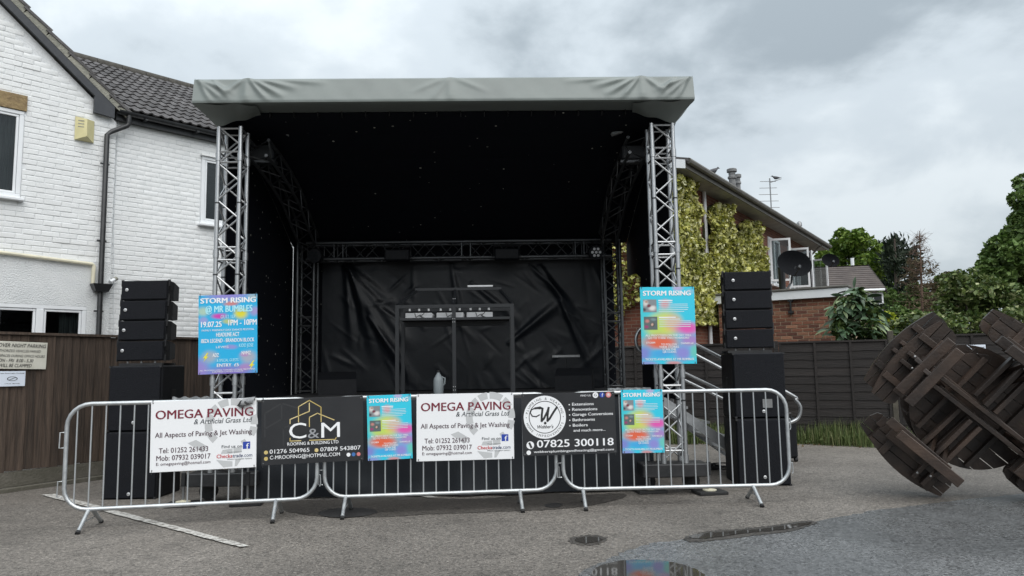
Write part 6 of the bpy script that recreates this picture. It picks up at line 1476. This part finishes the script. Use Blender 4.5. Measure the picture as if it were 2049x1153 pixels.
charity('rainbow charity poster on the barrier beside the round W badge banner', BARR[2], ((1242, 781), (1325, 779), (1330, 906), (1246, 907)), -.034)
fr_ = Frame(tuple(ST @ Vector((-2.43, -.165, 0))), 86.0)
o, w, h = board('event_poster', 'tall blue and purple festival poster with date and times on truss tower', 'poster', fr_, ((398, 592), (515, 588), (515, 746), (396, 750)), 0, None)
o.data.materials.clear(); o.data.materials.append(blob_mat('festival_print', (.02, .42, .74), [
    (0, .5*h, .6*w, .12*h, (.30, .22, .60), .9), (0, -.5*h, .7*w, .16*h, (.24, .18, .56), 1), (-.5*w, -.42*h, .3*w, .2*h, (.36, .20, .56), .8), (-.42*w, .30*h, .16*w, .10*h, (.50, .62, .40), .8), (-.15*w, .23*h, .20*w, .06*h, (.60, .05, .42), 1), (.22*w, .26*h, .18*w, .11*h, (.72, .66, .04), 1), (.05*w, .39*h, .20*w, .05*h, (.75, .18, .10), .8), (.0*w, .16*h, .16*w, .05*h, (.55, .55, .10), .8),
    (.45*w, .28*h, .14*w, .09*h, (.40, .28, .58), .8), (-.42*w, .18*h, .12*w, .07*h, (.42, .30, .62), .7), (-.30*w, -.28*h, .22*w, .13*h, (.42, .42, .46), .8), (.34*w, -.30*h, .22*w, .13*h, (.46, .40, .44), .8), (.28*w, -.26*h, .12*w, .05*h, (.5, .24, .52), .8), (.05*w, -.16*h, .18*w, .05*h, (.38, .24, .60), .7), (.3*w, -.42*h, .2*w, .08*h, (.50, .20, .46), .7), (.42*w, .47*h, .14*w, .07*h, (.42, .5, .46), .7), (0, 0, .3*w, .12*h, (.10, .50, .72), .6)], .3, .06*w))
def PT(t_, x0, x1, y0, cap, b_=.03, m_=None, sh=0):
    a_ = ((x0-45)/670-.5)*w; c_ = ((x1-45)/670-.5)*w; z = (.5-(y0-112)/938)*h; text(o, t_, a_, z, c_-a_, cap/938*h, m_ or M_WHITE, 'LEFT', b_, sh, y=-.0042)
PT('STORM RISING', 66, 700, 208, 62, .05); PT('@ MR BUMBLES', 122, 660, 318, 78, .05, M_CYANT); PT('GU12 1LP', 296, 465, 394, 42, .02, M_CYANT); PT('19.07.25', 62, 298, 492, 66, .04); PT('1PM - 10PM', 372, 698, 480, 68, .04); PT('FAMILY FRIENDLY DAY DANCE FESTIVAL', 82, 680, 542, 22, .01)
PT('HEADLINE ACT', 246, 508, 608, 46, .03); PT('IBIZA LEGEND - BRANDON BLOCK', 76, 680, 678, 46, .03); PT('LEWIS', 242, 384, 745, 26, 0); PT('KIDD JOSE', 505, 668, 740, 40, .02, M_CYANT); PT('ADZ', 208, 280, 848, 44, .03); PT('NVMZ', 535, 640, 832, 42, .03); PT('& SPECIAL GUESTS', 256, 500, 906, 34, .02, M_CYANT); PT('ENTRY  £5', 254, 502, 966, 38, .03)
PT('ALL PROCEEDS GOING TOWARDS STORMS TREATMENT', 66, 690, 1012, 16, .01); PT('& BUMBLES CHOSEN CHARITY', 205, 555, 1032, 16, .01)
for bx_, bz in ((128, 850), (650, 958)):
    q = [(20, -55), (-30, 10), (-2, 8), (-25, 52), (32, -12), (6, -10), (30, -50)]
    poly(o, [((bx_+a_-45)/670*w-.5*w, .5*h-(bz+c_-112)/938*h) for a_, c_ in q], M_YEL, -.0038, 'lightning_bolt')

# ================================================================== round picnic tables tipped on edge
M_DWOOD = mat('dark_stained_wood', (0.056, 0.036, 0.026), .45, c2=(.022, .015, .012), scale=3.0, bump=.2, bscale=40, island=.42)
M_BOLT = mat('bright_bolt', (.5, .5, .5), .4, metal=.7)
def picnic(label, Mx):
    t = thing('picnic_table', label, 'picnic table', Mx, 'round picnic tables tipped on edge')
    # top: boards cut to a circle
    R_ = .62; nb = 9; bw_ = 2*R_/nb
    for k in range(nb):
        y0, y1 = -R_+k*bw_+.004, -R_+(k+1)*bw_-.004; ys = np.linspace(y0, y1, 5)
        hx = [math.sqrt(max(.0001, R_*R_-min(abs(y), R_-.004)**2)) for y in ys]
        poly_ = [(h_, y) for h_, y in zip(hx, ys)] + [(-h_, y) for h_, y in zip(hx[::-1], ys[::-1])]; n = len(poly_)
        MB().add([(x, y, .715) for x, y in poly_] + [(x, y, .755) for x, y in poly_], [tuple(range(n-1, -1, -1)), tuple(range(n, 2*n))] + [(i, (i+1) % n, (i+1) % n+n, i+n) for i in range(n)], Matrix.Rotation(rad(45), 4, 'Z')).obj('top_board', M_DWOOD, t)
    for a_ in (135,):
        for off in (-.30, .30): MB().box(-.50, .50, off-.022, off+.022, .625, .712, Matrix.Rotation(rad(a_), 4, 'Z') @ Matrix.Translation((0, 0, 0))).obj('top_batten', M_DWOOD, t)
    # crossing seat beams in pairs
    for a_, zz in ((45, .345), (135, .345+.0)):
        for off in (-.055, .055):
            if a_ == 135:
                for s0, s1 in ((-.93, -.10), (.10, .93)): MB().box(s0, s1, off-.022, off+.022, zz, zz+.10, Matrix.Rotation(rad(a_), 4, 'Z'), b=.004).obj('seat_beam', M_DWOOD, t)
            else: MB().box(-.93, .93, off-.022, off+.022, zz-.002, zz+.102, Matrix.Rotation(rad(a_), 4, 'Z'), b=.004).obj('seat_beam', M_DWOOD, t)
    for k in range(4):
        Q = Matrix.Rotation(rad(45+90*k), 4, 'Z')
        # seat: three boards running across, the outer edge cut to the round
        Rs = .99; edges = [.66, .765, .87, Rs]; c0, c1 = ((-.51, .51), (-.51, .51), (-.55, .34), (-.28, .60))[k]; cm, hl = (c0+c1)/2, (c1-c0)/2
        for i in range(3):
            r0, r1 = edges[i]+.004, edges[i+1]-.004
            if i == 0: pl = [(r0, c0+.07), (r0+.02, c0+.03), (r1, c0), (r1, c1), (r0+.02, c1-.03), (r0, c1-.07)]
            elif i == 1: pl = [(r0, c0), (r1, c0), (r1, c1), (r0, c1)]
            else: pl = [(r0, c0)] + [(Rs-.085*((y_-cm)/hl)**2, y_) for y_ in np.linspace(c0, c1, 15)] + [(r0, c1)]
            n = len(pl); MB().add([(x, y, .450) for x, y in pl] + [(x, y, .505) for x, y in pl], [tuple(range(n-1, -1, -1)), tuple(range(n, 2*n))] + [(i_, (i_+1) % n, (i_+1) % n+n, i_+n) for i_ in range(n)], Q).obj('seat_board', M_DWOOD, t)
        for yy in (cm-.27, cm+.27): MB().box(.64, .95, yy-.035, yy+.035, .40, .447, Q, b=.004).obj('seat_batten', M_DWOOD, t)
        MB().box(.66, .78, cm-.36, cm+.36, .355, .398, Q, b=.004).obj('seat_support', M_DWOOD, t)
        # leg: raked plank from under the top to the ground, foot skid across
        Ml = Q @ Matrix.Translation((.42, 0, .70)) @ Matrix.Rotation(math.atan2(.30, .68), 4, 'Y').inverted()
        MB().box(-.05, .05, -.022, .022, -.735, .0, Ml, b=.004).obj('leg', M_DWOOD, t)
        MB().box(.62, .70, .03, .075, .051, .44, Q, b=.004).obj('post', M_DWOOD, t)
        MB().box(.60, .70, cm-.36, cm+.36, -.002, .05, Q, b=.006).obj('foot', M_DWOOD, t)
        for xx, yy in ((.70, .02), (.86, .06), (.62, -.05), (.80, -.05)): MB().lathe([(.011, 0), (.011, .006), (.006, .009)], 8, Q @ Matrix.Translation((xx, yy, .344)) @ Matrix.Rotation(math.pi, 4, 'X')).obj('bolt', M_BOLT, t)
    return t
def table_matrix(px, py, Y, az, lean, roll):
    """the seat plane's centre shows at px,py; the table's upward axis points away from the camera"""
    c = A(px, py, Y); a_ = rad(az); up = Vector((math.sin(a_)*math.cos(rad(lean)), math.cos(a_)*math.cos(rad(lean)), math.sin(rad(lean))))
    vz = Vector((0, 0, 1)); ey = (vz-up*vz.dot(up)).normalized(); ex = ey.cross(up)
    R_ = Matrix((ex, ey, up)).transposed().to_4x4() @ Matrix.Rotation(rad(roll), 4, 'Z')
    return Matrix.Translation(c) @ R_ @ Matrix.Translation((0, 0, -.45))
TM1 = table_matrix(1962, 838, 7.55, 20, 5, -2) @ Matrix.Scale(.97, 4)
pic1 = picnic('round dark wood picnic table on its edge, nearer, feet towards the yard', TM1)
TM2 = TM1 @ Matrix.Translation((.06, .09, .14)) @ Matrix.Rotation(rad(1.5), 4, 'Z')
pic2 = picnic('second round picnic table nested close behind the tipped one, mostly hidden', TM2)
dz = min((TM1 @ v.co).z for ch in pic1.children for v in ch.data.vertices)   # the near one rests on the ground and carries the other
for t, Mx in ((pic1, TM1), (pic2, TM2)):
    t.matrix_local = Matrix.Translation((0, 0, -dz+.002)) @ Mx

# ================================================================== weeds along the fence
M_GRASS = leaf_mat('rough_grass', [(0.035, 0.05, 0.012), (0.07, 0.11, 0.03), (0.13, 0.17, 0.06), (0.22, 0.22, 0.10)], .6)
n = 8200; V = []; Fc = []
for k in range(n):
    s = rng.uniform(-2.6, 3.6); dens = .35+.65*(math.sin(s*2.3+.6)*.5+.5)
    if rng.random() > dens: continue
    w_ = rng.random()**1.6*(.55+.25*math.sin(s*1.7)); P = FRf.at(s, 0, -.06-w_); hh = rng.uniform(.08, .40)*(1-.45*w_)*(.5+.7*dens); a_ = rng.uniform(0, 6.28); ln = rng.uniform(0, .12); b_ = len(V); bw_ = rng.uniform(.004, .009)
    dx, dy = math.cos(a_), math.sin(a_)
    V += [(P.x-dy*bw_, P.y+dx*bw_, 0), (P.x+dy*bw_, P.y-dx*bw_, 0), (P.x+dx*ln*.4+dy*bw_*.7, P.y+dy*ln*.4-dx*bw_*.7, hh*.6), (P.x+dx*ln*.4-dy*bw_*.7, P.y+dy*ln*.4+dx*bw_*.7, hh*.6), (P.x+dx*ln, P.y+dy*ln, hh)]
    Fc += [(b_, b_+1, b_+2, b_+3), (b_+3, b_+2, b_+4)]
gr = MB(); gr.v, gr.f = V, Fc
tag(gr.obj('grass', M_GRASS), 'rough grass and weeds growing along the foot of lap fence', 'grass', None, 'stuff')
lp = []
for k in range(1500):
    s = rng.uniform(-2.4, 3.4); c_ = math.sin(s*2.3+.6)*.5+.5
    if rng.random() < c_: P = FRf.at(s, rng.uniform(.01, .16)*c_, -.08-rng.random()*.5); lp.append(tuple(P))
tag(leaves_obj('weeds', lp, .055, M_GRASS, None), 'low broad leaved weeds in the grass strip by the lap fence', 'weeds', None, 'stuff')
ld = [tuple(Vector((p[0], p[1], .012))) for p in [FRf.at(rng.uniform(-2.6, 3.5), 0, -.1-rng.random()*.75) for _ in range(260)]]
M_LITTER = leaf_mat('dead_leaves', [(0.10, 0.06, 0.03), (0.20, 0.14, 0.07), (0.07, 0.05, 0.03)], .8)
tag(leaves_obj('leaf_litter', ld, .045, M_LITTER, None, up=2.0), 'brown dead leaves scattered along the foot of the lap fence', 'leaf litter', None, 'stuff')
settle_text()
